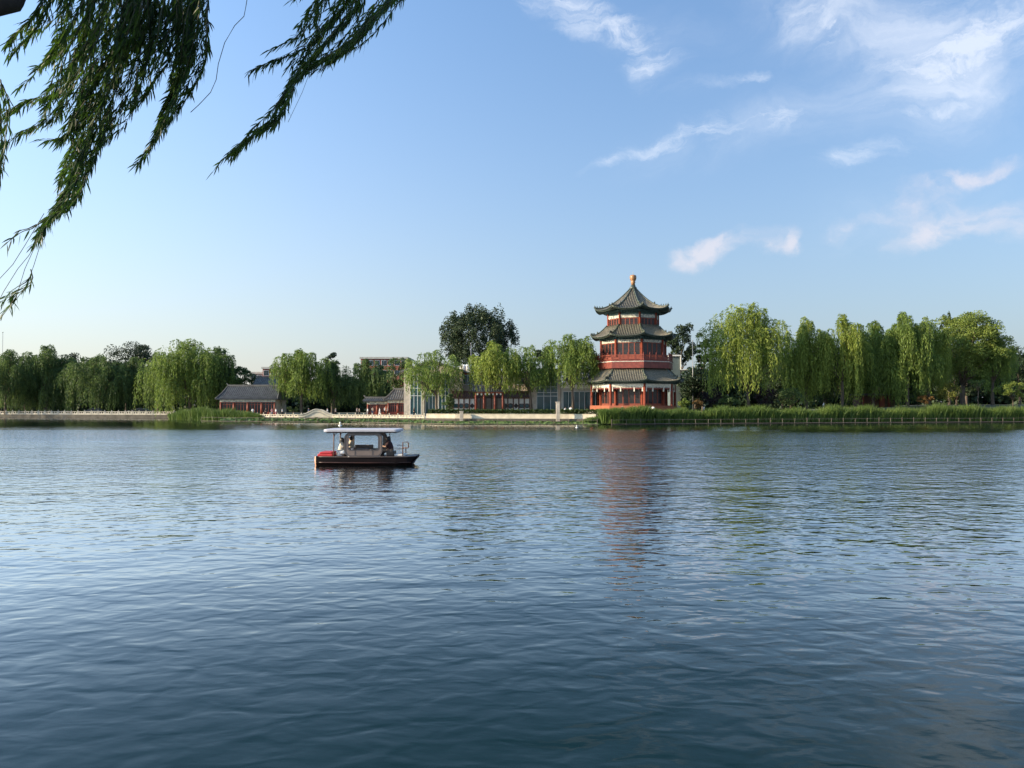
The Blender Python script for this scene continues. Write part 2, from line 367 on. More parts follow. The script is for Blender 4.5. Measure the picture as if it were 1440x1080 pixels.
# ------------------------------------------------------------------ foliage
def unit(v): return v/np.maximum(np.linalg.norm(v, axis=-1, keepdims=True), 1e-9)
def cards(c, d, ln, wd, rnd):
    """rhombic leaves: centre c, direction d, length, width"""
    n = len(c); s = unit(np.cross(d, unit(rnd.normal(size=(n,3)))))
    ln = np.asarray(ln).reshape(-1,1)*np.ones((n,1)); wd = np.asarray(wd).reshape(-1,1)*np.ones((n,1))
    V = np.empty((n,4,3)); V[:,0] = c - d*ln/2; V[:,1] = c + s*wd/2; V[:,2] = c + d*ln/2; V[:,3] = c - s*wd/2
    return V.reshape(-1,3), np.arange(4*n).reshape(n,4)
def willow_crown(cx, cy, zt, zb, rw, seed, nclump=22, nstr=26, size=1.0, dens=1.0, open_=0.0):
    r = np.random.default_rng(seed); pts = []; dirs = []; cl = []
    H = zt - zb
    nclump = int(nclump*2.3); nstr = int(nstr*.62)
    for i in range(nclump):
        a = r.uniform(0, 2*math.pi); q = math.sqrt(r.uniform(0, 1))*.95 if i > 2 else r.uniform(0, .25)
        ccx = cx + rw*q*math.cos(a); ccy = cy + rw*.9*q*math.sin(a)
        lvl = r.uniform(0, 1)**1.25 if i > 2 else 0
        dome = 1-math.sqrt(1-.92*q*q)
        cz = zt - H*(.46*dome + lvl*.52*(1-.35*dome)) + r.normal()*.025*H
        if i < 3: cz = zt - i*.03*H
        rc = max(1.0, rw*r.uniform(.17, .30)); cl.append((ccx, ccy, cz-.25*rc))
        n = int(nstr*r.uniform(.7, 1.3))
        ph = r.uniform(0, 2*math.pi, n); rr = rc*np.sqrt(r.uniform(.05, 1, n))
        drop = np.clip((cz - zb)*np.where(lvl > .55, r.uniform(.5,1.05,n), r.uniform(.22,.62,n))*r.uniform(.7, 1.1), 1.2, max(1.2, cz-zb+.3))
        for k in range(n):
            Ln = drop[k]; m = max(5, int(Ln*4.6*dens))
            s = (np.arange(m) + r.uniform(0, 1, m))/m
            arch = 1 - np.exp(-4.5*s)
            x = ccx + rr[k]*math.cos(ph[k])*(.45+.55*arch); y = ccy + rr[k]*math.sin(ph[k])*(.45+.55*arch)
            z = cz - r.uniform(.1,.5)*rc*(rr[k]/rc)**2 - Ln*s**1.25 + .10*rc*np.sin(np.pi*np.minimum(1, s*3))
            p = np.stack([x, y, z], 1) + r.normal(size=(m,3))*np.array([.13,.13,.1])*size
            pts.append(p)
            d = np.zeros((m,3)); d[:,0] = rr[k]*math.cos(ph[k])*np.exp(-4.5*s)*4; d[:,1] = rr[k]*math.sin(ph[k])*np.exp(-4.5*s)*4
            d[:,2] = -Ln*(.15+s); d = unit(d) + r.normal(size=(m,3))*.28; dirs.append(unit(d))
    p = np.concatenate(pts); d = np.concatenate(dirs); n = len(p)
    V, Fc = cards(p, d, r.uniform(.42, .8, n)*size, r.uniform(.09, .19, n)*size, r)
    return V, Fc, cl
def limbs(base, cl, r0, fork, seed, mbk=None, lean=(0,0), k=7):
    r = random.Random(seed); t = mbk or MB(); b = Vector(base)
    f = b + Vector((lean[0], lean[1], fork))
    mid = b + (f-b)*.5 + Vector((r.uniform(-.15,.15), 0, 0))
    t.tube([b-Vector((0,0,.3)), b+Vector((0,0,.25)), mid, f], [r0*1.5, r0*1.05, r0*.9, r0*.8], 8)
    cc = sorted(cl, key=lambda q: r.random())[:k]
    for q in cc:
        q = Vector(q); m1 = f + (q-f)*.4 + Vector((0,0,(q-f).length*.08)); m1.x += r.uniform(-.3,.3)
        t.tube([f-Vector((0,0,.2)), m1, f+(q-f)*.75, q], [r0*.55, r0*.38, r0*.22, r0*.08], 6)
    return t
def willow(label, px, py_top, half, py_bot, D, mt='willow', trunk_px=None, seed=1, nclump=22, nstr=26, fork=.3, r0=.32, group=None, dens=1.0, lean=None, py_base=None):
    c = P(px, py_top, D); zb = Z(py_bot, D); rw = half/F*D
    tx = X(trunk_px if trunk_px else px, D); gz = ground_z(tx, D)
    t = thing('willow_tree', label, 'tree', (tx, D, gz), group)
    sz = .9 + .1*rw/6
    V, Fc, cl = willow_crown(c.x, D, c.z, zb, rw, seed, nclump, nstr, sz, dens)
    arr_obj('crown', V, Fc, M[mt], t)
    H = c.z - gz
    ln = lean if lean is not None else ((c.x-tx)*.35, 0)
    limbs((tx, D, gz), cl, r0, H*fork, seed, lean=ln, k=9).build('trunk', M['bark'], t, True)
    return t
def clump_crown(centre, rad, seed, ncl=34, nleaf=190, size=.42, crad=(.2,.34), flat=1.0, shape='ball'):
    r = np.random.default_rng(seed); P_ = []; cl = []
    cx, cy, cz = centre; rx, ry, rz = rad
    for i in range(ncl):
        v = unit(r.normal(size=3)); q = r.uniform(.35, .95)**.6
        if shape == 'cone':
            hh_ = r.uniform(-1, 1); w = (1-hh_)/2*.95+.05; a = r.uniform(0, 2*math.pi); k = math.sqrt(r.uniform(.1, 1))*w
            c = np.array([cx+rx*k*math.cos(a), cy+ry*k*math.sin(a), cz+rz*hh_])
        else:
            c = np.array([cx+rx*v[0]*q*.86, cy+ry*v[1]*q*.86, cz+rz*v[2]*q*.86])
        rc = r.uniform(*crad)*min(rx, rz)*(1.15 if shape != 'cone' else .8)
        cl.append(tuple(c)); n = int(nleaf*r.uniform(.7, 1.3))
        u = unit(r.normal(size=(n,3))); u[:,2] = np.where(u[:,2] < -.4, -u[:,2], u[:,2])
        p = c + u*rc*(r.uniform(.35, 1.08, (n,1))**.7)*np.array([1,1,flat])
        P_.append(p)
    p = np.concatenate(P_); n = len(p)
    V, Fc = cards(p, unit(r.normal(size=(n,3))), r.uniform(.6, 1.25, n)*size, r.uniform(.45, .8, n)*size, r)
    return V, Fc, cl
def tree(name, label, px, py_top, half, py_bot, D, mt='broad', seed=1, trunk_px=None, ncl=44, nleaf=260, size=.42, r0=.28, group=None, shape='ball', depth=.9, crad=(.24,.38), flat=.85, cat='tree'):
    top = P(px, py_top, D); zb = Z(py_bot, D); rw = half/F*D; rz = (top.z-zb)/2
    tx = X(trunk_px if trunk_px else px, D); gz = ground_z(tx, D)
    t = thing(name, label, cat, (tx, D, gz), group)
    V, Fc, cl = clump_crown((top.x, D, zb+rz), (rw, rw*depth, rz), seed, ncl, nleaf, size, crad, flat, shape)
    arr_obj('crown' if cat == 'tree' else 'foliage', V, Fc, M[mt], t)
    limbs((tx, D, gz), cl, r0, max(.3, (zb-gz)*.9 + .15*rz), seed, lean=((top.x-tx)*.4, 0), k=8).build('trunk' if cat == 'tree' else 'stem', M['bark'], t, True)
    return t
def shrub(label, px, py_top, half, py_bot, D, mt='broad', seed=1, **k):
    k.setdefault('ncl', 16); k.setdefault('nleaf', 110); k.setdefault('size', .26); k.setdefault('r0', .06); k.setdefault('crad', (.28,.45))
    return tree('shrub', label, px, py_top, half, py_bot, D, mt, seed, cat='shrub', group='shrubs along the far bank', **k)

G_W = 'weeping willows on the far bank'; G_B = 'leafy trees behind the far bank'
# ---- left bank
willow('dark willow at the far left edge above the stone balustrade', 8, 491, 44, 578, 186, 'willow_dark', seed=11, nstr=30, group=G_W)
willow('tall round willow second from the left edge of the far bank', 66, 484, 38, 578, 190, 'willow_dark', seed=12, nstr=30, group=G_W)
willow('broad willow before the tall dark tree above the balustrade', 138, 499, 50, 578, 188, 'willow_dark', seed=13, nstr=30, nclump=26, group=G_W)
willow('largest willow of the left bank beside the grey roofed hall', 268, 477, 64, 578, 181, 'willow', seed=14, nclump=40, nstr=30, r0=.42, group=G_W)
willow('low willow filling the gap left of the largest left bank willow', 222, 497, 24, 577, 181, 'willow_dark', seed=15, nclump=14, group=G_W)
willow('bright willow right of the grey roofed red hall', 424, 491, 42, 565, 166, 'willow', seed=16, nclump=26, nstr=30, group=G_W)
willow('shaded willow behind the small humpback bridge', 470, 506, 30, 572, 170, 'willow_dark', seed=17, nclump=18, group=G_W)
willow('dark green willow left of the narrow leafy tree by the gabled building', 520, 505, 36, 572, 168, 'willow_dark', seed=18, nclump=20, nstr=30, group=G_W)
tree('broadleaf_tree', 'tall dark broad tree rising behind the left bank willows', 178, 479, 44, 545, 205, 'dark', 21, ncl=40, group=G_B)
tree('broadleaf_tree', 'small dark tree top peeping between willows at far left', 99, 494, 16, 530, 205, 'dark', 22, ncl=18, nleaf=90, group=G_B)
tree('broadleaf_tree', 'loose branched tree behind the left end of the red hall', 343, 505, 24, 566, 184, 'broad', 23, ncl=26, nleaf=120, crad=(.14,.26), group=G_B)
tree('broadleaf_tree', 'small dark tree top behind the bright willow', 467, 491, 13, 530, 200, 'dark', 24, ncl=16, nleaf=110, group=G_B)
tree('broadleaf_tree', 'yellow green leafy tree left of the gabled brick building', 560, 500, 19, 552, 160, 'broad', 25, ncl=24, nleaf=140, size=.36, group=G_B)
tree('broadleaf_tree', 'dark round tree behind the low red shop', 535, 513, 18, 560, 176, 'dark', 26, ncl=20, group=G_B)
# ---- behind the middle
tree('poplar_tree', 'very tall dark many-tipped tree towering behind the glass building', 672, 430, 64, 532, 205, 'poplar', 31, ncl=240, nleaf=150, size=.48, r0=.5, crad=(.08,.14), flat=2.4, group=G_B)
willow('small willow before the tall glass windows of the gabled building', 611, 492, 42, 560, 143, 'willow', trunk_px=615, seed=32, nclump=20, nstr=20, fork=.33, r0=.24, group=G_W, dens=.9)
willow('bright willow hanging over the red gate pavilion', 697, 479, 39, 556, 142, 'willow_bright', trunk_px=711, seed=33, nclump=24, nstr=22, fork=.3, r0=.26, group=G_W)
willow('willow with leaning trunk before the beige wall', 740, 485, 34, 552, 143, 'willow', trunk_px=748, seed=34, nclump=20, nstr=20, fork=.35, r0=.24, group=G_W, dens=.9)
willow('two-toned willow with dark forked trunk nearest the left of the pagoda', 802, 469, 42, 545, 141, 'willow', trunk_px=806, seed=35, nclump=26, nstr=26, fork=.35, r0=.24, group=G_W)
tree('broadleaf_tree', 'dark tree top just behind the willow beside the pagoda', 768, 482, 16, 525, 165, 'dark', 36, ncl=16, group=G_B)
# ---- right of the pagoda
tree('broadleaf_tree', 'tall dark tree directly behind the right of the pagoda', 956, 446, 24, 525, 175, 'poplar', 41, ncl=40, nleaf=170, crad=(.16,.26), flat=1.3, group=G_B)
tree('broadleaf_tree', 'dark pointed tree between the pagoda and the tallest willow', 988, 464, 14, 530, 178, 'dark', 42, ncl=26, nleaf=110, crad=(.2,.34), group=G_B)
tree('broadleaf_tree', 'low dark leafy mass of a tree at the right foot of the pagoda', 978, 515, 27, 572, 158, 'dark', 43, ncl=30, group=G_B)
willow('tallest yellow green willow with a forked pale trunk right of the pagoda', 1046, 427, 60, 552, 143, 'willow_bright', trunk_px=1054, seed=44, nclump=40, nstr=20, fork=.2, r0=.34, group=G_W, dens=1.0)
willow('thin airy willow right of the tallest yellow green willow', 1134, 446, 34, 566, 147, 'willow_bright', seed=45, nclump=24, nstr=22, fork=.3, group=G_W)
willow('willow with long bright streamers in the middle of the right grove', 1184, 441, 35, 562, 146, 'willow_bright', seed=46, nclump=20, nstr=22, group=G_W)
willow('dark green willow with a visible trunk left of the red kiosk', 1228, 452, 36, 560, 149, 'willow', seed=47, nclump=24, nstr=28, fork=.2, group=G_W)
willow('willow curtain falling nearly to the reeds beside the red kiosk', 1276, 438, 38, 573, 147, 'willow', seed=48, nclump=26, nstr=28, group=G_W)
tree('broadleaf_tree', 'huge rounded sunlit tree with lumpy yellow green crown at the right of the grove', 1354, 431, 62, 548, 156, 'broad_bright', 49, ncl=120, nleaf=300, size=.34, r0=.5, crad=(.14,.22), flat=.8, group=G_B)
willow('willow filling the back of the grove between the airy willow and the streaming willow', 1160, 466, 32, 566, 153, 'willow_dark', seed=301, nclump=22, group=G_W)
willow('willow in the back row of the grove right of the streaming willow', 1208, 464, 28, 566, 155, 'willow', seed=302, nclump=22, group=G_W)
willow('willow in the back row of the grove just left of the huge rounded tree', 1252, 462, 28, 566, 156, 'willow', seed=303, nclump=22, group=G_W)
willow('low bright willow on the left shoulder of the huge rounded tree', 1306, 446, 28, 560, 151, 'willow_bright', seed=304, nclump=22, group=G_W)
willow('willow sloping down the right shoulder of the huge rounded tree', 1396, 462, 26, 552, 154, 'willow', seed=305, nclump=20, group=G_W)
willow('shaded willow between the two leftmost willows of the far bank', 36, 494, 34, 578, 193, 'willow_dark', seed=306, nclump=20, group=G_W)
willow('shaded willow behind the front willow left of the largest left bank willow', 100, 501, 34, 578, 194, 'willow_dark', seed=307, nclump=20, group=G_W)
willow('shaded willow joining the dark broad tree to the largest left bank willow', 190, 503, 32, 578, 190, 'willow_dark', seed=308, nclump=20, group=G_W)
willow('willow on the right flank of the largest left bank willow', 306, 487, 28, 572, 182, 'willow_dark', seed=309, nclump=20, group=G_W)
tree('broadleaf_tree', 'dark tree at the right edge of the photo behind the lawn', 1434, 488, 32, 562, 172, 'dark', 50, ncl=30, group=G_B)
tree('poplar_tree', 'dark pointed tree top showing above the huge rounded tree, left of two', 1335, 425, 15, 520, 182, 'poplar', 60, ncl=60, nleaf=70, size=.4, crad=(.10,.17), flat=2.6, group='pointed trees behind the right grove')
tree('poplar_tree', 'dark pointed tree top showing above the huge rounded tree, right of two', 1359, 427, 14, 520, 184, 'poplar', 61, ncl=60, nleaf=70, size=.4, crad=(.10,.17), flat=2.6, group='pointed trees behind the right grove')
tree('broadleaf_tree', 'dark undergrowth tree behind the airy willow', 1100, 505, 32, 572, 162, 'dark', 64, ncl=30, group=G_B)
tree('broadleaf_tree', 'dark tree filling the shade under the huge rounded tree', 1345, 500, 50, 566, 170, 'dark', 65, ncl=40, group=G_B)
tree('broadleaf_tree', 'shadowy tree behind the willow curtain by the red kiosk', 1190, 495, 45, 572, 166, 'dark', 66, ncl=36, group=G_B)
tree('young_tree', 'small young tree with thin forked trunk on the right lawn', 1376, 528, 12, 548, 147, 'broad', 67, ncl=12, nleaf=70, size=.26, r0=.09, group='young trees on the lawn')
tree('young_tree', 'low spreading young tree at the right edge of the lawn', 1424, 535, 26, 562, 147, 'broad_bright', 68, ncl=20, nleaf=110, size=.28, r0=.1, group='young trees on the lawn')
# ---- shrubs
shrub('yellow green shrub left of the forked trunk of the tallest willow', 1026, 549, 17, 573, 138, 'broad', 71)
shrub('dark purple shrub right of the forked trunk of the tallest willow', 1078, 545, 18, 575, 144, 'purple', 72)
shrub('bushy green shrub below the airy willow', 1111, 541, 18, 574, 140, 'broad', 73)
shrub('pale flowering shrub at the right foot of the pagoda', 961, 560, 9, 576, 131, 'broad_bright', 74)
shrub('small reddish shrub among the reeds right of the pagoda', 982, 562, 8, 576, 132, 'orange_leaf', 75)
shrub('dark round shrub behind the reeds near the pagoda', 1000, 545, 15, 572, 146, 'purple', 76)
shrub('bright yellow shrub on the right lawn', 1334, 537, 22, 566, 146, 'yellow_leaf', 77)
shrub('rusty orange shrub beside the yellow shrub', 1301, 555, 12, 568, 144, 'orange_leaf', 78)
shrub('dark green shrub under the willow curtain', 1290, 528, 20, 566, 152, 'dark', 79)
shrub('square clipped green shrub left of the humpback bridge', 412, 572, 11, 580, 152, 'hedge', 80, ncl=14)
shrub('round bush under the small willow by the glass windows', 631, 552, 10, 577, 139, 'broad', 81)
shrub('dark bush at the far left of the hall', 322, 560, 15, 578, 172, 'dark', 82)

# dark woodland that closes the view behind everything
r = np.random.default_rng(99); pts = []
for px in np.arange(-260, 1720, 9.0):
    D = 222 + r.uniform(-8, 14)
    top = interp([(-260,505),(0,508),(200,512),(330,522),(345,548),(400,545),(480,528),(560,540),(600,560),(760,548),(900,545),(960,520),(1050,505),(1200,490),(1400,492),(1500,505),(1720,505)], px) + r.uniform(-5, 7)
    zt = Z(top, D)
    for j in range(9):
        c = np.array([X(px, D)+r.uniform(-1.5,1.5), D+r.uniform(-3,3), 0]); c[2] = 1+(zt-3)*j/9+r.uniform(-.5,.5) if j else zt-1.8
        u = unit(r.normal(size=(110,3))); pts.append(c + u*2.4*r.uniform(.3, 1.05, (110,1)))
p = np.concatenate(pts); V, Fc = cards(p, unit(r.normal(size=p.shape)), r.uniform(.8,1.6,len(p)), r.uniform(.5,1.0,len(p)), r)
tag(arr_obj('background_woodland', V, Fc, M['dark']), 'dense dark woodland closing the view behind all the far bank trees', 'woodland', kind='stuff')

# ------------------------------------------------------------------ reeds, lotus, hedge
def blades(name, label, cat, path, depth, hgt, n, mt, seed, zf, w=.075, tilt=.22):
    r = np.random.default_rng(seed); t = r.uniform(0, 1, n)
    k = np.array([q[0] for q in path]); a = np.interp(t, np.linspace(0,1,len(path)), k); d = np.interp(t, np.linspace(0,1,len(path)), [q[1] for q in path])
    d = d + r.uniform(0, depth, n); x = (a-720)/F*d
    hm = np.interp(t, np.linspace(0,1,len(path)), [q[2] for q in path])
    # clumpy height
    h = hgt*hm*(.80 + .09*np.sin(x*.9+1.3) + .07*np.sin(x*2.7) + .08*np.sin(x*.31+2))*r.uniform(.65, 1.15, n)
    z0 = np.full(n, zf); lean = r.normal(size=(n,2))*tilt
    B = np.stack([x, d, z0], 1); T = B + np.stack([lean[:,0]*h, lean[:,1]*h, h], 1)
    Mi = (B+T)/2 + np.stack([-lean[:,0]*h*.25, 0*h, h*.1], 1)
    q = r.uniform(0, math.pi, n); s = np.stack([np.cos(q), np.sin(q), 0*q], 1)*(w*r.uniform(.6,1.4,n))[:,None]
    V = np.stack([B-s*.5, B+s*.5, Mi+s*.6, T+s*.05, T-s*.05, Mi-s*.6], 1).reshape(-1,3)
    i = np.arange(n)*6
    Fc = np.concatenate([np.stack([i,i+1,i+2,i+5],1), np.stack([i+5,i+2,i+3,i+4],1)])
    o = arr_obj(name, V, Fc, M[mt]); return tag(o, label, cat, kind='stuff')
blades('reed_bed', 'long dense bed of green reeds along the right bank behind the post fence', 'reeds',
       [(846,122,.8),(870,121.5,1.0),(960,127,1),(1100,131,1.05),(1290,137,1.1),(1440,141,1.15),(1700,147,1.15)], 4.5, 2.75, 52000, 'reed', 101, .2)
blades('reed_bed', 'patch of tall yellowish reeds at the end of the left balustrade', 'reeds',
       [(238,164,.6),(262,157,1.0),(300,150,1.0),(345,147,1.0),(372,145,.4)], 5, 2.7, 11000, 'reed', 102, 0)
blades('reed_bed', 'small low tuft of grass on the water before the pale wall', 'reeds',
       [(818,124,.5),(832,124,.9),(850,124,.8)], 3, 1.7, 1500, 'reed', 103, 0)
# lotus: round leaves on the water and above it
r = np.random.default_rng(104); Vs = []; Fs = []; nb = 0
n = 5200
t = r.uniform(0, 1, n)
px = np.interp(t, [0,.45,.7,1], [310, 600, 700, 842]); Df = np.interp(px, [290,480,640,860], [143.5,137,122.5,121])
De = np.array([edge((a-720)/F*138) for a in px])
q = r.uniform(0, 1, n); D = Df + .6 + (De-Df-1.2)*q
keep = (np.where(px > 600, r.uniform(0,1,n) < .75, True)); px, D, q = px[keep], D[keep], q[keep]; n = len(px)
z = r.uniform(.03, .75, n)*(.4+.6*q)*np.where(px > 600, .55, 1)
c = np.stack([(px-720)/F*D, D, z], 1); rad = r.uniform(.16, .34, n)
nrm = unit(np.stack([r.normal(size=n)*.45, r.normal(size=n)*.45-.25, np.ones(n)], 1))
a1 = unit(np.cross(nrm, np.array([0,1,0.]))); a2 = np.cross(nrm, a1)
ang = np.arange(6)*math.pi/3
V = (c[:,None,:] + rad[:,None,None]*(np.cos(ang)[None,:,None]*a1[:,None,:] + np.sin(ang)[None,:,None]*a2[:,None,:])).reshape(-1,3)
tag(arr_obj('lotus_leaves', V, np.arange(6*n).reshape(n,6), M['lotus']), 'bright green lotus leaves floating between the bank wall and the post fence', 'lotus', kind='stuff')

# ------------------------------------------------------------------ embankment and low walls
def along(pxd, step):
    pts = [Vector(((p-720)/F*d, d, 0)) for p, d in pxd]; out = []
    for a, b_ in zip(pts, pts[1:]):
        n = max(1, round((b_-a).length/step))
        for i in range(n): out.append(a + (b_-a)*(i/n))
    out.append(pts[-1]); return out
def wall_strip(pts, z0, z1, th, cap=0.0):
    g = MB(); n = len(pts); nr = []
    for i in range(n):
        d = (pts[min(i+1,n-1)]-pts[max(i-1,0)]).normalized(); nr.append(Vector((d.y, -d.x, 0)))
    prof = [(-th/2, z0), (-th/2, z1-cap), (-th/2-(.05 if cap else 0), z1-cap), (-th/2-(.05 if cap else 0), z1), (th/2, z1), (th/2, z0)]
    g.grid([[(p.x-nv.x*o, p.y-nv.y*o, z) for o, z in prof] for p, nv in zip(pts, nr)]); return g
EP = [(p, d-.05) for p, d in EDGE_PX if p <= 842]
tag(wall_strip(along([(-300,199.7),(0,185.7),(245,176.7),(290,159.7),(380,145.7),(500,140.7),(640,133.7),(800,130.7),(842,128.7)], 4), -1, .82, .6).build('embankment', M['stone_bank']), kind='structure')
tag(wall_strip(along([(862,123.6),(960,128.6),(1100,132.6),(1440,142.6),(1700,147.6)], 4), -1, .35, .5).build('embankment', mat('brown_bank', (.2,.14,.085), .95, .35, 1)), kind='structure')
# paved promenade
def strip(name, pxd, w, zf, m_):
    pts = along(pxd, 4); g = MB()
    g.grid([[(p.x, p.y, zf(p.x, p.y)+.03), (p.x, p.y+w, zf(p.x, p.y+w)+.03)] for p in pts]); return tag(g.build(name, m_), kind='structure')
strip('promenade', [(-300,200.6),(0,186.6),(245,177.6),(290,160.6),(380,146.6),(500,141.6),(640,134.6),(800,131.6),(842,129.6)], 7, ground_z, M['concrete'])

def balustrade(name, label, pxd, z0, h, mt, grp=None, step=1.8, postx=.22):
    pts = along(pxd, step); t = thing(name, label, 'balustrade', (pts[0].x, pts[0].y, z0), grp)
    for i, p in enumerate(pts):
        if i < 100:
            g = MB(); g.box(p.x-postx/2, p.x+postx/2, p.y-postx/2, p.y+postx/2, z0, z0+h*1.0)
            g.lathe(p.x, p.y, [(.03,z0+h),(.075,z0+h+.03),(.095,z0+h+.10),(.08,z0+h+.2),(.03,z0+h+.26)], 8)
            g.build('post', M[mt], t)
        if i+1 < len(pts):
            q = pts[i+1]; d = (q-p); L_n = d.length-postx; d.normalize(); nn = Vector((d.y,-d.x,0)); c = (p+q)/2
            g = MB(); g.obox(c, d, nn, L_n, .12, z0+.0, z0+h*.36); g.obox(c, d, nn, L_n, .16, z0+h*.74, z0+h*.88)
            for s in (-.38, 0, .38): g.obox(c+d*(s*L_n), d, nn, L_n*.10, .10, z0+h*.36, z0+h*.74)
            g.build('panel', M[mt], t)
    return t
balustrade('stone_balustrade', 'long pale carved stone balustrade along the far left bank', [(-60,189.1),(0,186.1),(245,177.1)], .82, .85, 'stone', 'stone balustrades on the far bank')
balustrade('stone_balustrade', 'low cream balustrade from the red hall to the humpback bridge', [(362,148.2),(380,146),(424,144)], .82, .62, 'stone_bright', 'stone balustrades on the far bank')
balustrade('stone_balustrade', 'low cream balustrade between the humpback bridge and the glass windowed building', [(466,142.3),(500,141),(597,136)], .82, .62, 'stone_bright', 'stone balustrades on the far bank')
t = tag(wall_strip(along([(600,135.8),(640,134),(800,131),(838,129.6)], 3), .8, 1.62, .35, .12).build('parapet_wall', M['stone_bright']), 'plain sunlit cream parapet wall in front of the clipped hedge', 'wall')
# two stone pillars
for px, D, y0, y1, w, lb in ((784.5,129.5,565,587,.62,'tall square stone pillar standing at the parapet wall before the glass building'),(649,132.6,578,587,.62,'short square stone pillar on the parapet under the willows')):
    c = P(px, y0, D); g = MB(); g.box(c.x-w/2, c.x+w/2, D-w/2, D+w/2, .4, c.z-.12); g.box(c.x-w/2-.06, c.x+w/2+.06, D-w/2-.06, D+w/2+.06, c.z-.12, c.z)
    tag(g.build('stone_pillar', M['brick_grey'], bevel=.02), lb, 'pillar')
# hedge
def hedge(label, p0, p1, D0, D1, y_top, seed):
    r = np.random.default_rng(seed); n = int((p1-p0)*75)
    px = r.uniform(p0, p1, n); D = np.interp(px, [p0,p1], [D0,D1]) + r.uniform(0, 1.3, n)
    zt = Z(y_top, (D0+D1)/2); z = r.uniform(.9, 1, n)
    u = r.uniform(0,1,n); z = np.where(u < .45, zt + r.normal(size=n)*.07, r.uniform(1.1, zt, n)); z += .08*np.sin(px*.9)
    c = np.stack([(px-720)/F*D, np.where(u < .45, D, D-r.uniform(0,1,n)*0), z], 1)
    V, Fc = cards(c, unit(r.normal(size=c.shape)), r.uniform(.16,.32,n), r.uniform(.1,.2,n), r)
    return tag(arr_obj('clipped_hedge', V, Fc, M['hedge']), label, 'hedge', 'clipped hedges behind the parapet')
hedge('clipped green hedge behind the parapet, from the small willow to the tall pillar', 602, 781, 136.2, 132.2, 577, 111)
hedge('clipped green hedge between the tall pillar and the pagoda', 788, 846, 132.0, 130.4, 577, 112)

# post and rail fence standing in the water
FP = [(284,144.5),(380,140.5),(480,138),(560,130),(640,123),(860,121),(960,125),(1100,129),(1440,139),(1620,143)]
pts = along(FP, 2.35)
k0 = 0
for seg, (lb) in enumerate(['weathered post and rail fence in the water before the lotus leaves', 'weathered post and rail fence in the water before the right reed bed']):
    sel = [p for p in pts if (p.x/p.y*F+720 < 850) == (seg == 0)]
    t = thing('water_fence', lb, 'fence', (sel[0].x, sel[0].y, 0), 'post fences standing in the water')
    for i, p in enumerate(sel):
        if i < 98:
            g = MB(); hh_ = .92 + random.uniform(-.06,.12); lx = random.uniform(-.03,.03)
            g.tube([(p.x-lx,p.y,-1.2),(p.x+lx,p.y,hh_)], [.045,.04], 6); g.build('post', M['wood_fence'], t)
    g = MB(); g.tube([(p.x, p.y-.07, .80+.03*math.sin(i*1.7)) for i, p in enumerate(sel)], .028, 5); g.build('rail', M['wood_fence'], t)
    g = MB(); g.tube([(p.x, p.y-.07, .14+.02*math.sin(i*2.1)) for i, p in enumerate(sel)], .05, 5); g.build('rail', M['wood_fence'], t)

# small humpback bridge
t = thing('humpback_bridge', 'small cream humpback stone bridge between the two low balustrades', 'bridge', (X(446,144), 144, .8))
x0, x1 = X(422,144.5), X(470,142.5); yb = 143.4
def hump(u): return .85 + 1.05*math.exp(-((u-.5)/.24)**2)*1.0
us = [i/28 for i in range(29)]
for dy, nm in ((0,'parapet'),(2.6,'parapet')):
    g = MB(); g.grid([[(x0+(x1-x0)*u, yb+dy-.14, (hump(u)-.25 if .32 < u < .68 else .3) if False else max(.25, hump(u)-1.0)), (x0+(x1-x0)*u, yb+dy-.14, hump(u)+.42),
                       (x0+(x1-x0)*u, yb+dy+.14, hump(u)+.42), (x0+(x1-x0)*u, yb+dy+.14, max(.25, hump(u)-1.0))] for u in us]); g.build(nm, M['stone_bright'], t)
g = MB(); g.grid([[(x0+(x1-x0)*u, yb+.14, hump(u)-.25), (x0+(x1-x0)*u, yb+.14, hump(u)+0.02), (x0+(x1-x0)*u, yb+2.46, hump(u)+.02)] for u in us]); g.build('deck', M['stone'], t)
g = MB(); g.tube([(x0+(x1-x0)*u, yb-.2, hump(u)+.46) for u in us], .10, 6); g.tube([(x0+(x1-x0)*u, yb-.2, hump(u)-.02) for u in us], .07, 6); g.build('coping', M['stone'], t)

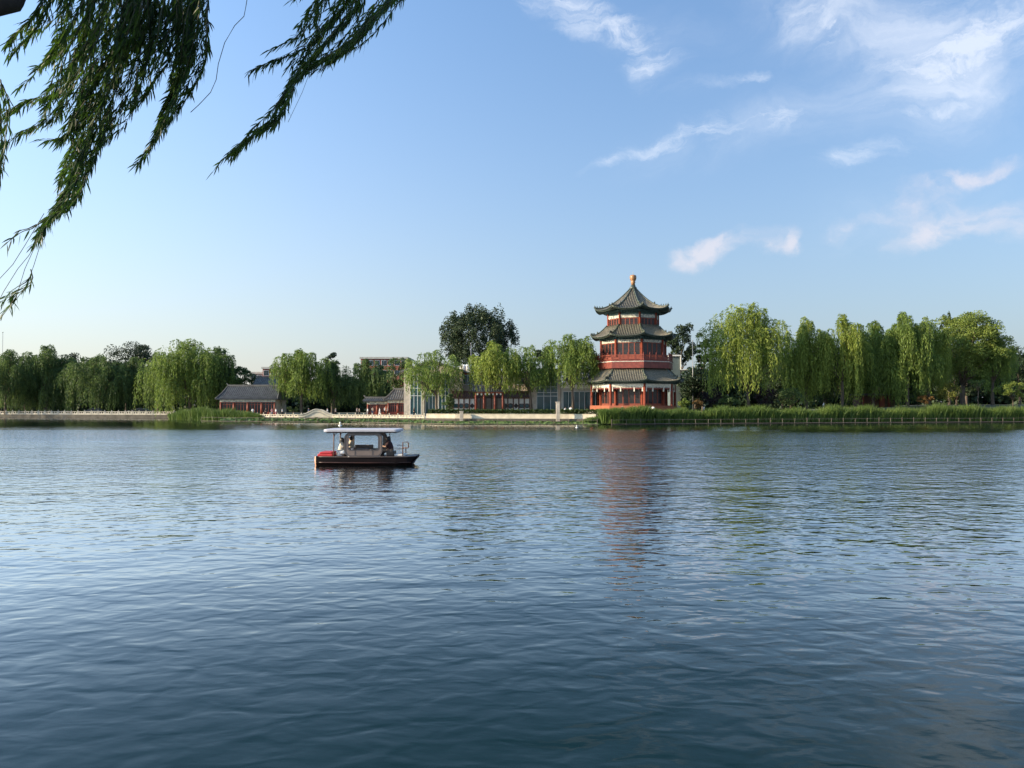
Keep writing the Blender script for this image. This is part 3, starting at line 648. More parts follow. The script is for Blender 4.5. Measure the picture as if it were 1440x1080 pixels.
# ------------------------------------------------------------------ the pagoda
PD = 141.0; PX_ = X(891, PD); PY_ = PD; S = PD/F
A0 = -40
def ang_(k): return R_(A0+45*k)
def ov(Rr, k, z): return Vector((PX_+Rr*math.sin(ang_(k)), PY_-Rr*math.cos(ang_(k)), z))
def frame(k):
    a = R_(A0+45*k+22.5); n = Vector((math.sin(a), -math.cos(a), 0)); tt = Vector((math.cos(a), math.sin(a), 0)); return n, tt
C22 = math.cos(R_(22.5)); T22 = math.tan(R_(22.5))
pag = thing('pagoda', 'three-tiered red octagonal pagoda with green grey roofs and amber finial', 'pagoda', (PX_, PY_, 1.2))
def oroof(Ri, zi, Ro, zo, up, power, wall_R, wall_z, apex=False):
    ai, ao = Ri*C22, Ro*C22
    def zz(rr, u):
        s = (rr-ai)/(ao-ai); q = abs(u)/(ao*T22)
        return zi + (zo-zi)*(1-(1-s)**power) + up*(q**2.6)*(s**1.5)
    base = MB(); ribs = MB(); trim = MB(); sof = MB()
    for k in range(8):
        n, tt = frame(k); C = Vector((PX_, PY_, 0))
        rows = []
        for i in range(11):
            s = i/10; rr = ai+(ao-ai)*s; w = rr*T22
            rows.append([C + n*(rr+.12*s*abs(j/7-1)**3) + tt*(w*(j/7-1)) + Vector((0,0,zz(rr, w*(j/7-1)))) for j in range(15)])
        base.grid(rows)
        ed = rows[-1]
        trim.tube([p+Vector((0,0,.02)) for p in ed], .075, 6); trim.tube([p-n*.12-Vector((0,0,.15)) for p in ed], .06, 5)
        # eave fascia and soffit
        sof.grid([[p-n*.05-Vector((0,0,.06)) for p in ed], [p-n*.16-Vector((0,0,.20)) for p in ed],
                  [C + n*(wall_R*C22) + tt*(wall_R*C22*T22*(j/7-1)) + Vector((0,0,wall_z)) for j in range(15)]])
        sp_ = .30; m_ = int(ao*T22/sp_)
        for j in range(-m_, m_+1):
            u = j*sp_; r0 = max(ai, abs(u)/T22+.08)
            if r0 > ao-.1: continue
            pl = []
            for i in range(6):
                rr = r0+(ao+.04-r0)*i/5; pl.append(C + n*rr + tt*u + Vector((0,0,zz(min(rr,ao), u)+.05)))
            ribs.tube(pl, .078, 5, cap=True)
        for j in range(-m_, m_+1):     # round tile ends
            u = j*sp_; trim.tube([C+n*(ao+.0)+tt*u+Vector((0,0,zz(ao,u)+.06)), C+n*(ao+.14)+tt*u+Vector((0,0,zz(ao,u)+.03))], .1, 6)
    ro = base.build('roof', M['tile'], pag)
    ribs.build('tile_rows', M['tile_row'], ro, True)
    trim.build('eave_trim', M['tile_green'], ro, True)
    sof.build('soffit', M['soffit'], ro)
    for k in range(8):
        g = MB(); a = ang_(k); dv = Vector((math.sin(a), -math.cos(a), 0)); pl = []; rd = []
        for i in range(11):
            s = i/10; rr = ai+(ao-ai)*s; pl.append(Vector((PX_,PY_,0)) + dv*(rr/C22) + Vector((0,0,zz(rr, rr*T22)+.12))); rd.append(.17)
        pl.append(pl[-1]+dv*.28+Vector((0,0,.12))); rd.append(.13)
        g.tube(pl, rd, 6)
        g.tube([pl[6]+Vector((0,0,.05)), pl[6]+Vector((0,0,.42))+dv*.1], [.2,.08], 6)
        for q in (8, 8.7, 9.4, 10.1):
            i = int(q); f = q-i; pp = pl[i]*(1-f)+pl[min(i+1,11)]*f
            g.tube([pp+Vector((0,0,.1)), pp+Vector((0,0,.34))+dv*.05, pp+Vector((0,0,.40))+dv*.16], [.10,.075,.04], 5)
        g.build('ridge', M['tile_green'], ro, True)
    return ro
zY = lambda y: CAMZ + (568-y)*S
def ring_box(name, Rr, th, z0, z1, m_, parent=pag):
    g = MB()
    for k in range(8):
        a, b_ = ov(Rr,k,0), ov(Rr,k+1,0); ai_, bi_ = ov(Rr-th,k,0), ov(Rr-th,k+1,0)
        v = [(p.x,p.y,z) for z in (z0,z1) for p in (a,b_,bi_,ai_)]
        g.add(v, [(0,3,2,1),(4,5,6,7),(0,1,5,4),(2,3,7,6)])
    return g.build(name, m_, parent)
def columns(Rr, z0, z1, rad, m_='red'):
    for k in range(8):
        p = ov(Rr, k, 0); g = MB(); g.lathe(p.x, p.y, [(rad*1.25,z0),(rad*1.25,z0+.12),(rad,z0+.14),(rad*.94,z1)], 12); g.build('column', M[m_], pag, True)
def windows(Rr, z0, z1, npan, colr='red', lat=True, glass='glass_dark', inset=.0):
    ap = Rr*C22-inset; W_ = 2*Rr*C22*T22-.5
    for k in range(8):
        n, tt = frame(k); C = Vector((PX_,PY_,0)) + n*ap
        wf = MB(); pn = MB(); lt = MB(); pw = W_/npan; h = z1-z0
        wf.obox(C, tt, n, W_, .16, z1-.12, z1); wf.obox(C, tt, n, W_, .14, z0, z0+.10)
        for i in range(npan):
            cx = C + tt*(-W_/2+pw*(i+.5))
            for s in (-1, 1): wf.obox(cx+tt*(s*(pw/2-.05)), tt, n, .08, .12, z0+.10, z1-.12)
            wf.obox(cx, tt, n, pw-.18, .08, z0+.10, z0+h*.30)
            pn.obox(cx-n*.03, tt, n, pw-.18, .03, z0+h*.30, z1-.12)
            if lat:
                for f in (.25,.5,.75): lt.obox(cx+tt*((f-.5)*(pw-.18)), tt, n, .03, .05, z0+h*.30+.002, z1-.125)
                for f in (.33,.66): lt.obox(cx+n*.008, tt, n, pw-.19, .05, z0+h*(.30+.66*f), z0+h*(.30+.66*f)+.035)
        w = wf.build('window', M[colr], pag); pn.build('pane', M[glass], w)
        if lat: lt.build('lattice', M['lattice'], w)
# plinth
ring_box('plinth', 9.2, 9.1, 1.0, 2.1, M['stone'])
ring_box('bench_skirt', 8.1, .25, 2.1, zY(570.2), M['orange'])
ring_box('floor', 8.0, 7.9, 2.05, 2.3, M['stone'])
# ground tier
z1b = 2.3
ring_box('wall', 5.75, .3, z1b, zY(541), M['interior'])
windows(6.05, z1b, zY(547.5), 4, 'red', True)
columns(6.15, z1b, zY(541), .24)
columns(7.75, z1b, zY(541), .24)
ring_box('frieze', 7.85, .22, zY(544.8), zY(541), M['white_trim']); ring_box('beam', 7.80, .2, zY(546.3), zY(544.8)-.002, M['frieze'])
for k in range(8):   # white carved corner brackets and hanging posts
    n, tt = frame(k); C = Vector((PX_,PY_,0)) + n*(7.75*C22); W_ = 2*7.75*C22*T22
    g = MB()
    for f in (-.44,-.2,.2,.44): g.obox(C+tt*(f*W_), tt, n, .20, .16, zY(551.3), zY(545.2))
    g.build('hanging_bracket', M['white_trim'], pag)
    g = MB(); g.obox(C, tt, n, W_-.5, .08, zY(547.8), zY(546.4))
    for i in range(9): g.obox(C+tt*((i/8-.5)*(W_-.9)), tt, n, .07, .06, zY(549.3), zY(547.8))
    g.build('hanging_lattice', M['red_dark'], pag)
    if k not in (0,):
        g = MB(); g.obox(C, tt, n, W_-.5, .1, z1b+.55, z1b+.63)
        for i in range(12): g.obox(C+tt*((i/11-.5)*(W_-.7)), tt, n, .06, .06, z1b, z1b+.55)
        g.build('bench_rail', M['red_dark'], pag)
oroof(6.6, zY(519.5), 9.25, zY(538.2), .34, 1.35, 7.85, zY(536.2))
ring_box('beam', 7.76, .25, zY(541)+.002, zY(536), M['soffit'])
# middle tier
ring_box('balcony_skirt', 7.35, 1.5, zY(519.8), zY(511.2), M['red_dark'])
ring_box('balcony_trim', 7.42, .4, zY(511.2), zY(510.2), M['white_trim'])
ring_box('balcony_floor', 7.5, 2.2, zY(510.2)+.002, zY(508.8), M['red_dark'])
zf = zY(508.8)
for k in range(8):
    n, tt = frame(k); C = Vector((PX_,PY_,0)) + n*(7.25*C22); W_ = 2*7.25*C22*T22
    g = MB(); g.obox(C, tt, n, W_, .10, zf+.85, zf+.95); g.obox(C, tt, n, W_, .08, zf+.5, zf+.56); g.obox(C, tt, n, W_, .10, zf+.12, zf+.2)
    for i in range(1, 24): g.obox(C+tt*((i/24-.5)*W_), tt, n, .035, .04, zf+.56, zf+.85)
    for i in range(4):
        g.obox(C+tt*(((i+.5)/4-.5)*W_), tt, n, W_/4*.72, .03, zf+.2, zf+.44)
    rl = g.build('balcony_railing', M['red'], pag)
    g = MB()
    for i in range(4):
        p = C+tt*((i/4-.5)*W_); g.obox(p, tt, n, .15, .15, zf, zf+1.12); g.lathe(p.x, p.y, [(.05,zf+1.12),(.09,zf+1.2),(.09,zf+1.3),(.02,zf+1.38)], 8)
    g.build('railing_posts', M['red_dark'], rl)
ring_box('wall', 5.65, .3, zf, zY(480), M['interior'])
windows(5.95, zf, zY(484.5), 4, 'red', True)
columns(6.0, zf, zY(480), .23)
ring_box('frieze', 5.98, .2, zY(484.3), zY(480.5), M['frieze'])
oroof(4.9, zY(459.5), 7.75, zY(476.6), .48, 1.45, 5.98, zY(475.4))
ring_box('beam', 5.92, .25, zY(480.5)+.002, zY(475), M['soffit'])
# top tier
zt3 = zY(464.5)
ring_box('wall', 4.35, .3, zt3, zY(442), M['interior'])
windows(4.62, zt3, zY(450), 4, 'red', True)
columns(4.68, zt3, zY(442), .2)
ring_box('frieze', 4.72, .2, zY(449.6), zY(445), M['frieze']); ring_box('beam', 4.66, .15, zY(445)+.002, zY(437.2), M['soffit'])
ring_box('skirting', 4.78, .2, zt3, zt3+.35, M['red_dark'])
oroof(.35, zY(405), 7.05, zY(439.0), .6, 1.65, 4.7, zY(437.6))
# bracket sets under the eaves
for (Rr, z0, z1) in ((4.95, zY(442.5), zY(438.8)), (6.2, zY(480), zY(476.6)), (8.0, zY(540.4), zY(537.6))):
    for k in range(8):
        n, tt = frame(k); W_ = 2*Rr*C22*T22; g = MB()
        for i in range(9):
            C = Vector((PX_,PY_,0)) + n*(Rr*C22) + tt*((i/8-.5)*W_*.94); g.obox(C, tt, n, .16, .5, z0, z0+.12); g.obox(C+n*.1, tt, n, .38, .2, z0+.14, z1-.02)
        g.build('eave_brackets', M['soffit'], pag)
g = MB(); zj = zY(405)
g.lathe(PX_, PY_, [(.62,zj-.25),(.70,zj+.1),(.45,zj+.35),(.42,zj+.6)], 14); g.build('finial_base', M['tile_green'], pag, True)
g = MB(); g.lathe(PX_, PY_, [(.36,zj+.55),(.34,zj+.95),(.46,zj+1.1),(.36,zj+1.22),(.5,zj+1.5),(.62,zj+1.85),(.62,zj+2.2),(.5,zj+2.4),(.2,zj+2.5)], 16); fo = g.build('finial', M['finial'], pag, True)
g = MB(); g.tube([(PX_,PY_,zj+2.5),(PX_,PY_,zj+3.1)], .03, 5); g.build('lightning_rod', M['metal_grey'], fo)

# ------------------------------------------------------------------ halls and houses
def tiled_roof(p0, p1, D0, D1, z_e, z_r, parent, mt='tile_grey', over=.7, hip=.0, name='roof'):
    """two slopes, ridge along x"""
    x0, x1 = p0-over, p1+over; ym = (D0+D1)/2; g = MB(); ns = 7
    for s in (-1, 1):
        ye = (D0-over) if s < 0 else (D1+over); rows = []
        for i in range(ns+1):
            q = i/ns; rows.append([(x0+hip*q, ye+(ym-ye)*q, z_e+(z_r-z_e)*q**1.35), (x1-hip*q, ye+(ym-ye)*q, z_e+(z_r-z_e)*q**1.35)])
        g.grid(rows)
        n = int((x1-x0)/.42)
        for j in range(n+1):
            x = x0+(x1-x0)*j/n; pl = []
            lim = min(1, min(x-x0, x1-x)/hip if hip else 1)
            for i in range(4):
                q = lim*i/3; pl.append((x, ye+(ym-ye)*q, z_e+(z_r-z_e)*q**1.35+.03))
            if lim > .1: g.tube(pl, .09, 5)
    g.box(x0+hip-.1, x1-hip+.1, ym-.18, ym+.18, z_r-.05, z_r+.32)
    g.tube([(x0+hip-.1,ym,z_r+.3),(x0+hip-.35,ym,z_r+.62)], [.16,.06], 5); g.tube([(x1-hip+.1,ym,z_r+.3),(x1-hip+.35,ym,z_r+.62)], [.16,.06], 5)
    if hip:
        for xa, xb in ((x0, x0+hip), (x1, x1-hip)):
            g.grid([[(xa, D0-over, z_e), (xb, ym, z_r)], [(xa, D1+over, z_e), (xb, ym, z_r)]])
            for s in (D0-over, D1+over): g.tube([(xa,s,z_e+.05),((xa+xb)/2,(s+ym)/2,z_e+(z_r-z_e)*.42+.08),(xb,ym,z_r+.1)], .13, 5)
    else:
        for xx in (x0+.5, x1-.5):
            g.add([(xx,D0,z_e),(xx,D1,z_e),(xx,ym,z_r-.1)], [(0,1,2)])
    g.box(x0+.1, x1-.1, D0-over+.12, D1+over-.12, z_e-.16, z_e-.04)
    return g.build(name, M[mt], parent)
def red_hall(label, pa, pb, D, y_ridge, y_eave, bays, depth=7, red='red', roofm='tile_grey', hip=0., name='red_hall', group='grey roofed halls on the far bank', doors=None):
    x0, x1 = X(pa,D), X(pb,D); gz = ground_z((x0+x1)/2, D)
    t = thing(name, label, 'building', ((x0+x1)/2, D, gz), group)
    ze = Z(y_eave, D); zr = Z(y_ridge, D+depth/2)
    tiled_roof(x0, x1, D, D+depth, ze, zr, t, roofm, hip=hip)
    g = MB(); g.box(x0, x1, D+.35, D+depth, gz, ze-.16); g.build('wall', M['brick_grey'], t)
    g = MB(); g.box(x0, x1, D-.02, D+.2, ze-.65, ze-.16); g.build('painted_beam', M['frieze'], t)
    bw = (x1-x0)/bays
    for i in range(bays+1):
        g = MB(); xc = min(max(x0+bw*i, x0+.16), x1-.16); g.lathe(xc, D+.1, [(.17,gz),(.16,ze-.65)], 10); g.build('column', M[red], t, True)
    for i in range(bays):
        a, b_ = x0+bw*i+.25, x0+bw*(i+1)-.25; zt_ = ze-.68; n = 4; pw = (b_-a)/n
        wf = MB(); pn = MB()
        wf.box(a, b_, D+.16, D+.30, zt_-.12, zt_); wf.box(a, b_, D+.18, D+.30, zt_-.55, zt_-.47)
        for j in range(n+1): wf.box(a+pw*j-.05, a+pw*j+.05, D+.17, D+.31, gz, zt_-.12)
        lo = gz+.75 if not (doors and i in doors) else gz+.12
        wf.box(a, b_, D+.20, D+.29, gz, lo)
        pn.box(a+.03, b_-.03, D+.27, D+.30, lo, zt_-.12)
        w = wf.build('window' if not (doors and i in doors) else 'door', M[red], t); pn.build('pane', M['glass_dark'], w)
    return t
red_hall('red lattice hall with long grey tiled roof by the reeds', 309, 387, 163, 543, 561, 4, 8, doors=(1,2), hip=1.0)
red_hall('taller grey roof of a plain hall rising behind the red lattice hall', 357, 384, 178, 531, 546, 3, 8)
red_hall('low red shop with grey roof left of the gabled brick building', 545, 573, 152, 548, 562, 2, 7, red='red_dark', hip=1.5)
red_hall('dark low shed with flat grey roof left of the low red shop', 516, 544, 155, 560, 564, 2, 4)

def flat_block(label, pa, pb, D, y_top, depth, wallm, rows_, cols_, cap='concrete', name='apartment_block', base=None):
    x0, x1 = X(pa,D), X(pb,D); gz = 1; zt = Z(y_top, D)
    t = thing(name, label, 'building', ((x0+x1)/2, D, gz), 'distant city buildings')
    g = MB(); g.box(x0, x1, D, D+depth, gz, zt-.6); g.build('wall', M[wallm], t)
    g = MB(); g.box(x0-.35, x1+.35, D-.35, D+depth+.35, zt-.6, zt); g.build('roof', M[cap], t)
    fl = 3.1
    for i in range(rows_):
        for j in range(cols_):
            xc = x0+(x1-x0)*(j+.5)/cols_; z = zt-1.0-fl*i
            g = MB(); g.box(xc-.8, xc+.8, D-.05, D+.02, z-1.7, z); w = g.build('window', M['metal_white'], t)
            g = MB(); g.box(xc-.68, xc-.04, D-.08, D-.03, z-1.6, z-.1); g.box(xc+.04, xc+.68, D-.08, D-.03, z-1.6, z-.1); g.build('pane', M['glass_dark'], w)
    return t
flat_block('distant red brick block with white window between the hall roof and the bright willow', 369, 398, 235, 516, 12, 'brick_red', 2, 3)
flat_block('low grey distant block left of the red brick block', 352, 369, 240, 523, 10, 'concrete', 1, 2)
flat_block('wide distant red brick building with pale roof edge above the dark willows', 507, 572, 240, 502, 14, 'brick_red', 2, 7)

# modern gabled building with tall glass
t = thing('gabled_building', 'beige brick building with a gable roof and two-storey teal windows', 'building', (X(612,147), 147, 1.0))
D = 147; gx0, gx1 = X(568,D), X(650,D); zE = Z(522,D); zR = Z(508.5,D); xm = X(607,D)
g = MB(); g.prism([(gx0,1),(gx1,1),(gx1,zE),(xm,zR-.3),(gx0,zE)], D, D+12); g.build('wall', M['brick_grey'], t)
g = MB()
for a, b_ in (((gx0-.6,zE-.25),(xm,zR)), ((xm,zR),(gx1+.6,zE-.25))):
    g.add([(a[0],D-.5,a[1]),(b_[0],D-.5,b_[1]),(b_[0],D+12.4,b_[1]),(a[0],D+12.4,a[1]),(a[0],D-.5,a[1]+.35),(b_[0],D-.5,b_[1]+.35),(b_[0],D+12.4,b_[1]+.35),(a[0],D+12.4,a[1]+.35)],
          [(0,3,2,1),(4,5,6,7),(0,1,5,4),(2,3,7,6),(0,4,7,3),(1,2,6,5)])
g.build('roof', M['tile_grey'], t)
def glazed(parent, xa, xb, D, z0, z1, nx, zs, th=.09):
    g = MB(); g.box(xa+.03, xb-.03, D-.06, D-.02, z0, z1); 
    f = MB()
    for i in range(nx+1): x = xa+(xb-xa)*i/nx; f.box(x-th/2, x+th/2, D-.14, D-.04, z0, z1)
    for z in zs: f.box(xa, xb, D-.13, D-.05, z-th/2, z+th/2)
    f.box(xa-.08, xb+.08, D-.12, D-.03, z1-.002, z1+.12); f.box(xa-.08, xb+.08, D-.12, D-.03, z0-.1, z0)
    w = f.build('window', M['metal_white'], parent); g.build('pane', M['glass_teal'], w)
for pa, pb in ((577,592.5),(598.5,613),(617,631)):
    glazed(t, X(pa,D), X(pb,D), D, 1.4, Z(528 if pa<600 else 526,D), 3, [Z(556.5,D), Z(546,D), Z(537,D)])
g = MB(); g.box(X(594.5,D), X(597,D), D-.5, D-.05, 1, Z(530,D)); g.build('buttress', M['stone'], t)

# long two-storey wing
t = thing('beige_wing', 'long beige two-storey wing with a red upper beam and roof tanks behind the willows', 'building', (X(690,150), 150, 1.0))
D = 150; g = MB(); g.box(X(634,D), X(757,D), D, D+9, 1, Z(524,D)); g.build('wall', M['brick_grey'], t)
g = MB(); g.box(X(640,D), X(690,D), D-.12, D-.01, Z(527,D), Z(523.5,D)); g.build('painted_beam', M['brick_red'], t)
g = MB(); g.box(X(634,D)-.3, X(757,D)+.3, D-.3, D+9.3, Z(524,D)+.002, Z(521.5,D)); g.build('roof', M['concrete'], t)
for pa, pb in ((651.5,664),(690,702),(724,736)):
    glazed(t, X(pa,D), X(pb,D), D, Z(540.5,D), Z(528,D), 2, [])
for px in (652, 658):
    g = MB(); p = P(px, 514, D+2); g.lathe(p.x, p.y, [(.8,Z(521.5,D)),(.8,p.z-.2),(.5,p.z+.15),(.1,p.z+.2)], 14); g.build('roof_tank', M['white'], t, True)
g = MB()
for px in (649,655,661,667): x = X(px,D+.3); g.box(x-.05,x+.05,D+.25,D+.35,Z(521.5,D),Z(515,D))
x0_, x1_ = X(646,D), X(672,D)
g.box(x0_,x1_,D+.26,D+.34,Z(515.4,D),Z(515,D)); g.build('roof_railing', M['red_dark'], t)

# covered corridor with white window wall
t = thing('covered_corridor', 'covered garden corridor with brown eaves and white walls pierced by shaped openings', 'corridor', (X(690,143.5), 143.5, 1.1))
D = 145.5; xa, xb = X(637,D), X(745,D)
tiled_roof(xa, xb, D-.2, D+2.6, Z(559,D), Z(552,D), t, 'wood_brown', over=.22)
for i in range(15):
    x = xa+(xb-xa)*i/14; g = MB(); g.box(x-.11,x+.11,D-.1,D+.12,1.1,Z(559.5,D)); g.build('column', M['wood_brown'], t)
def shape_pts(kind, cx, cz, r):
    if kind == 0: return [(cx+a*r, cz+b_*r*.8) for a, b_ in ((-1,-1),(1,-1),(1,1),(-1,1))]
    k = {1:6, 2:14, 3:4}[kind]; return [(cx+r*math.cos(2*math.pi*i/k), cz+r*math.sin(2*math.pi*i/k)) for i in range(k)]
for i in range(14):
    if i in (4,5,6,7,8): continue
    x = xa+(xb-xa)*(i+.5)/14; w = (xb-xa)/14-.24
    g = MB(); g.box(x-w/2, x+w/2, D+.16, D+.3, 1.15, Z(561,D)); pnl = g.build('wall_panel', M['white'], t)
    cz = (1.15+Z(561,D))/2+.25
    g = MB(); g.prism(shape_pts(i % 4, x, cz, .52), D+.12, D+.155); g.build('window_frame', M['wood_brown'], pnl)
    g = MB(); g.prism(shape_pts(i % 4, x, cz, .38), D+.10, D+.118); g.build('pane', M['glass_teal'] if i % 4 != 3 else M['black'], pnl)

# red gate pavilion under the bright willow
t = thing('gate_pavilion', 'open red timber gate pavilion beneath the bright willow', 'pavilion', (X(688,141.5), 141.5, 1.1))
D = 141.3; xa, xb = X(669,D), X(707,D)
tiled_roof(xa, xb, D, D+2.6, Z(550,D), Z(543,D), t, 'tile_grey', over=.6)
for x in (xa, xa+(xb-xa)*.3, xa+(xb-xa)*.7, xb):
    for dy in (.1, 2.4):
        g = MB(); g.lathe(x, D+dy, [(.17,1.1),(.16,Z(551,D))], 10); g.build('column', M['red'], t, True)
g = MB(); g.box(xa, xb, D, D+.18, Z(553.5,D), Z(550.5,D)); g.build('painted_beam', M['orange'], t)
for a, b_ in ((.02,.28),(.72,.98)):
    g = MB(); x0, x1 = xa+(xb-xa)*a, xa+(xb-xa)*b_; g.box(x0,x1,D+.05,D+.12,1.95,2.02); g.box(x0,x1,D+.05,D+.12,1.3,1.36)
    for i in range(8): xx = x0+(x1-x0)*i/7; g.box(xx-.03,xx+.03,D+.06,D+.11,1.1,1.95)
    g.build('railing', M['red'], t)
g = MB(); g.box(xa+(xb-xa)*.3+.17, xa+(xb-xa)*.7-.17, D+2.35, D+2.45, 1.1, 2.3); g.build('screen', M['red_dark'], t)
g = MB(); 
for i in range(7): x = xa+(xb-xa)*(i+.5)/7; g.lathe(x, D+.02, [(.03,Z(555,D)-.1),(.16,Z(555,D)),(.16,Z(555,D)+.22),(.03,Z(555,D)+.3)], 8)
g.build('lanterns', M['white_trim'], t, True)

# tall glass pavilion and low glazed annex
t = thing('glass_building', 'tall teal curtain-walled building block behind the willow trunks', 'building', (X(770,146), 146, 1.1))
D = 146; g = MB(); g.box(X(744,D), X(788,D), D, D+8, 1.1, Z(521,D)); g.build('wall', M['brick_grey'], t)
glazed(t, X(755,D), X(784,D), D, 1.5, Z(526,D), 3, [Z(552,D), Z(544,D), Z(557,D)])
g = MB(); g.box(X(743,D), X(789,D), D-.4, D+8.4, Z(521,D)+.002, Z(518.5,D)); g.build('roof', M['concrete'], t)
t = thing('glass_annex', 'low white parapeted annex with teal glass joining the pagoda', 'building', (X(815,146), 146, 1.1))
g = MB(); g.box(X(788.5,D), X(846,D), D+.2, D+7, 1.1, Z(546,D)); g.build('wall', M['concrete'], t)
g = MB(); g.box(X(788.5,D), X(846,D), D-.1, D+7.2, Z(546,D)+.002, Z(537.5,D)); g.build('parapet', M['white'], t)
g = MB()
for i in range(12): xx = X(792+i*4,D); g.box(xx-.12, xx+.12, D-.16, D-.11, Z(541.5,D), Z(540,D))
g.build('parapet_openings', M['interior'], t)
glazed(t, X(792,D), X(845,D), D+.2, 1.5, Z(551,D), 7, [])
red_hall('grey roofed side hall touching the left of the pagoda', 800, 838, 149, 519, 533, 2, 8, name='side_hall', hip=2.0)

# glass-sided block right of the pagoda
t = thing('service_block', 'small grey green block with white roof edge right of the pagoda balcony', 'building', (X(950,160), 160, 1.2))
D = 160; g = MB(); g.box(X(943,D), X(957,D), D, D+5, 1.2, Z(501,D)); g.build('wall', mat('grey_green_cladding', (.12,.15,.14), .5, .2, 1), t)
g = MB(); g.box(X(943,D)-.2, X(958,D), D-.3, D+5.2, Z(501,D)+.002, Z(499,D)); g.box(X(956.8,D), X(958,D), D-.3, D-.05, Z(520,D), Z(501,D)); g.box(X(958,D), X(970,D), D-.3, D+4, Z(520.5,D), Z(519.2,D)); g.build('roof_edge', M['white'], t)

# red kiosk in the right grove
t = thing('garden_kiosk', 'small red fronted garden kiosk under the right grove willows', 'kiosk', (X(1238,152), 152, 2.4))
D = 152; zb = ground_z(X(1238,D), D)
g = MB(); g.box(X(1212,D), X(1262,D), D+1, D+4, zb, Z(556,D)); g.build('wall', M['wood_brown'], t)
g = MB(); g.box(X(1209,D), X(1266,D), D-.6, D+4.4, Z(556,D)+.002, Z(553.5,D)); g.build('roof', M['tile_grey'], t)
for px in (1213, 1237, 1249, 1262):
    g = MB(); x = X(px,D); g.box(x-.14,x+.14,D-.4,D-.12,zb,Z(556,D)); g.build('column', M['red'], t)
g = MB(); g.box(X(1237,D)+.15, X(1243,D), D-.3, D-.2, zb, Z(557,D)); g.build('door', M['red'], t)

# ------------------------------------------------------------------ poles
def pole(label, px, y0, D, y1=None, name='flag_pole', r_=.07):
    a = P(px, y0, D); gz = 1.0
    t = thing(name, label, 'pole', (a.x, D, gz), 'thin poles on the far bank')
    g = MB(); g.tube([(a.x,D,gz),(a.x,D,a.z)], [r_*1.5,r_*.8], 7); g.build('shaft', M['metal_grey'], t, True)
    g = MB(); g.lathe(a.x, D, [(.02,a.z),(.14,a.z+.05),(.14,a.z+.18),(.02,a.z+.24)], 8); g.build('cap', M['metal_grey'], t, True)
pole('thin grey mast against the tallest dark tree behind the beige wing', 662.5, 484, 158, r_=.09)
pole('thin pale mast in front of the dark trees right of the pagoda', 974, 480, 156, r_=.07)
pole('thin mast rising over the willows at the far left edge', 4, 468, 200, r_=.06)
# white and orange marker buoys on the water
for px, D_, lb in ((478.5,118,'white marker buoy floating above the boat canopy in the view'),(811,108,'small white float on the water before the tall pillar')):
    x = X(px, D_); s = .7 if px < 500 else .45
    t = thing('marker_buoy', lb, 'buoy', (x, D_, 0), 'marker buoys on the lake')
    g = MB(); g.lathe(x, D_, [(.1*s,-.1),(.42*s,-.02),(.42*s,.12*s),(.2*s,.2*s)], 12); g.build('float', M['white'], t, True)
    g = MB(); g.lathe(x, D_, [(.12*s,.2*s),(.2*s,.35*s),(.2*s,.75*s),(.05*s,.85*s)], 10); g.build('marker', M['yellow_paint'] if 'yellow_paint' in M else M['white_trim'], t, True)

# ------------------------------------------------------------------ people
def skin_obj(name, pts, edges, rad, mt, parent, sub=1, root=0):
    me = bpy.data.meshes.new(name); me.from_pydata([tuple(p) for p in pts], edges, []); me.update()
    o = link_mesh(name, me, M[mt] if isinstance(mt, str) else mt, parent)
    o.modifiers.new('skin', 'SKIN')
    if not me.skin_vertices: me.skin_vertices.new()
    for i, v in enumerate(me.skin_vertices[0].data):
        rr = rad[i]; v.radius = rr if isinstance(rr, tuple) else (rr, rr); v.use_root = (i == root)
    s = o.modifiers.new('sub', 'SUBSURF'); s.levels = sub; s.render_levels = sub
    for m_ in o.modifiers:
        if m_.type == 'SKIN': m_.use_smooth_shade = True
    return o
M['skin'] = mat('skin', (.45,.27,.18), .6, .1, 8)
M['hair'] = mat('black_hair', (.012,.010,.009), .5, .3, 20)
CL = {'white':(.75,.74,.72),'pink':(.6,.25,.25),'black':(.02,.02,.022),'blue':(.07,.11,.2),'cream':(.55,.47,.36),'grey':(.25,.25,.26),'red':(.4,.05,.04),'denim':(.08,.10,.16)}
for k_, c_ in CL.items(): M['cloth_'+k_] = mat(k_+'_cloth', c_, .85, .1, 6)
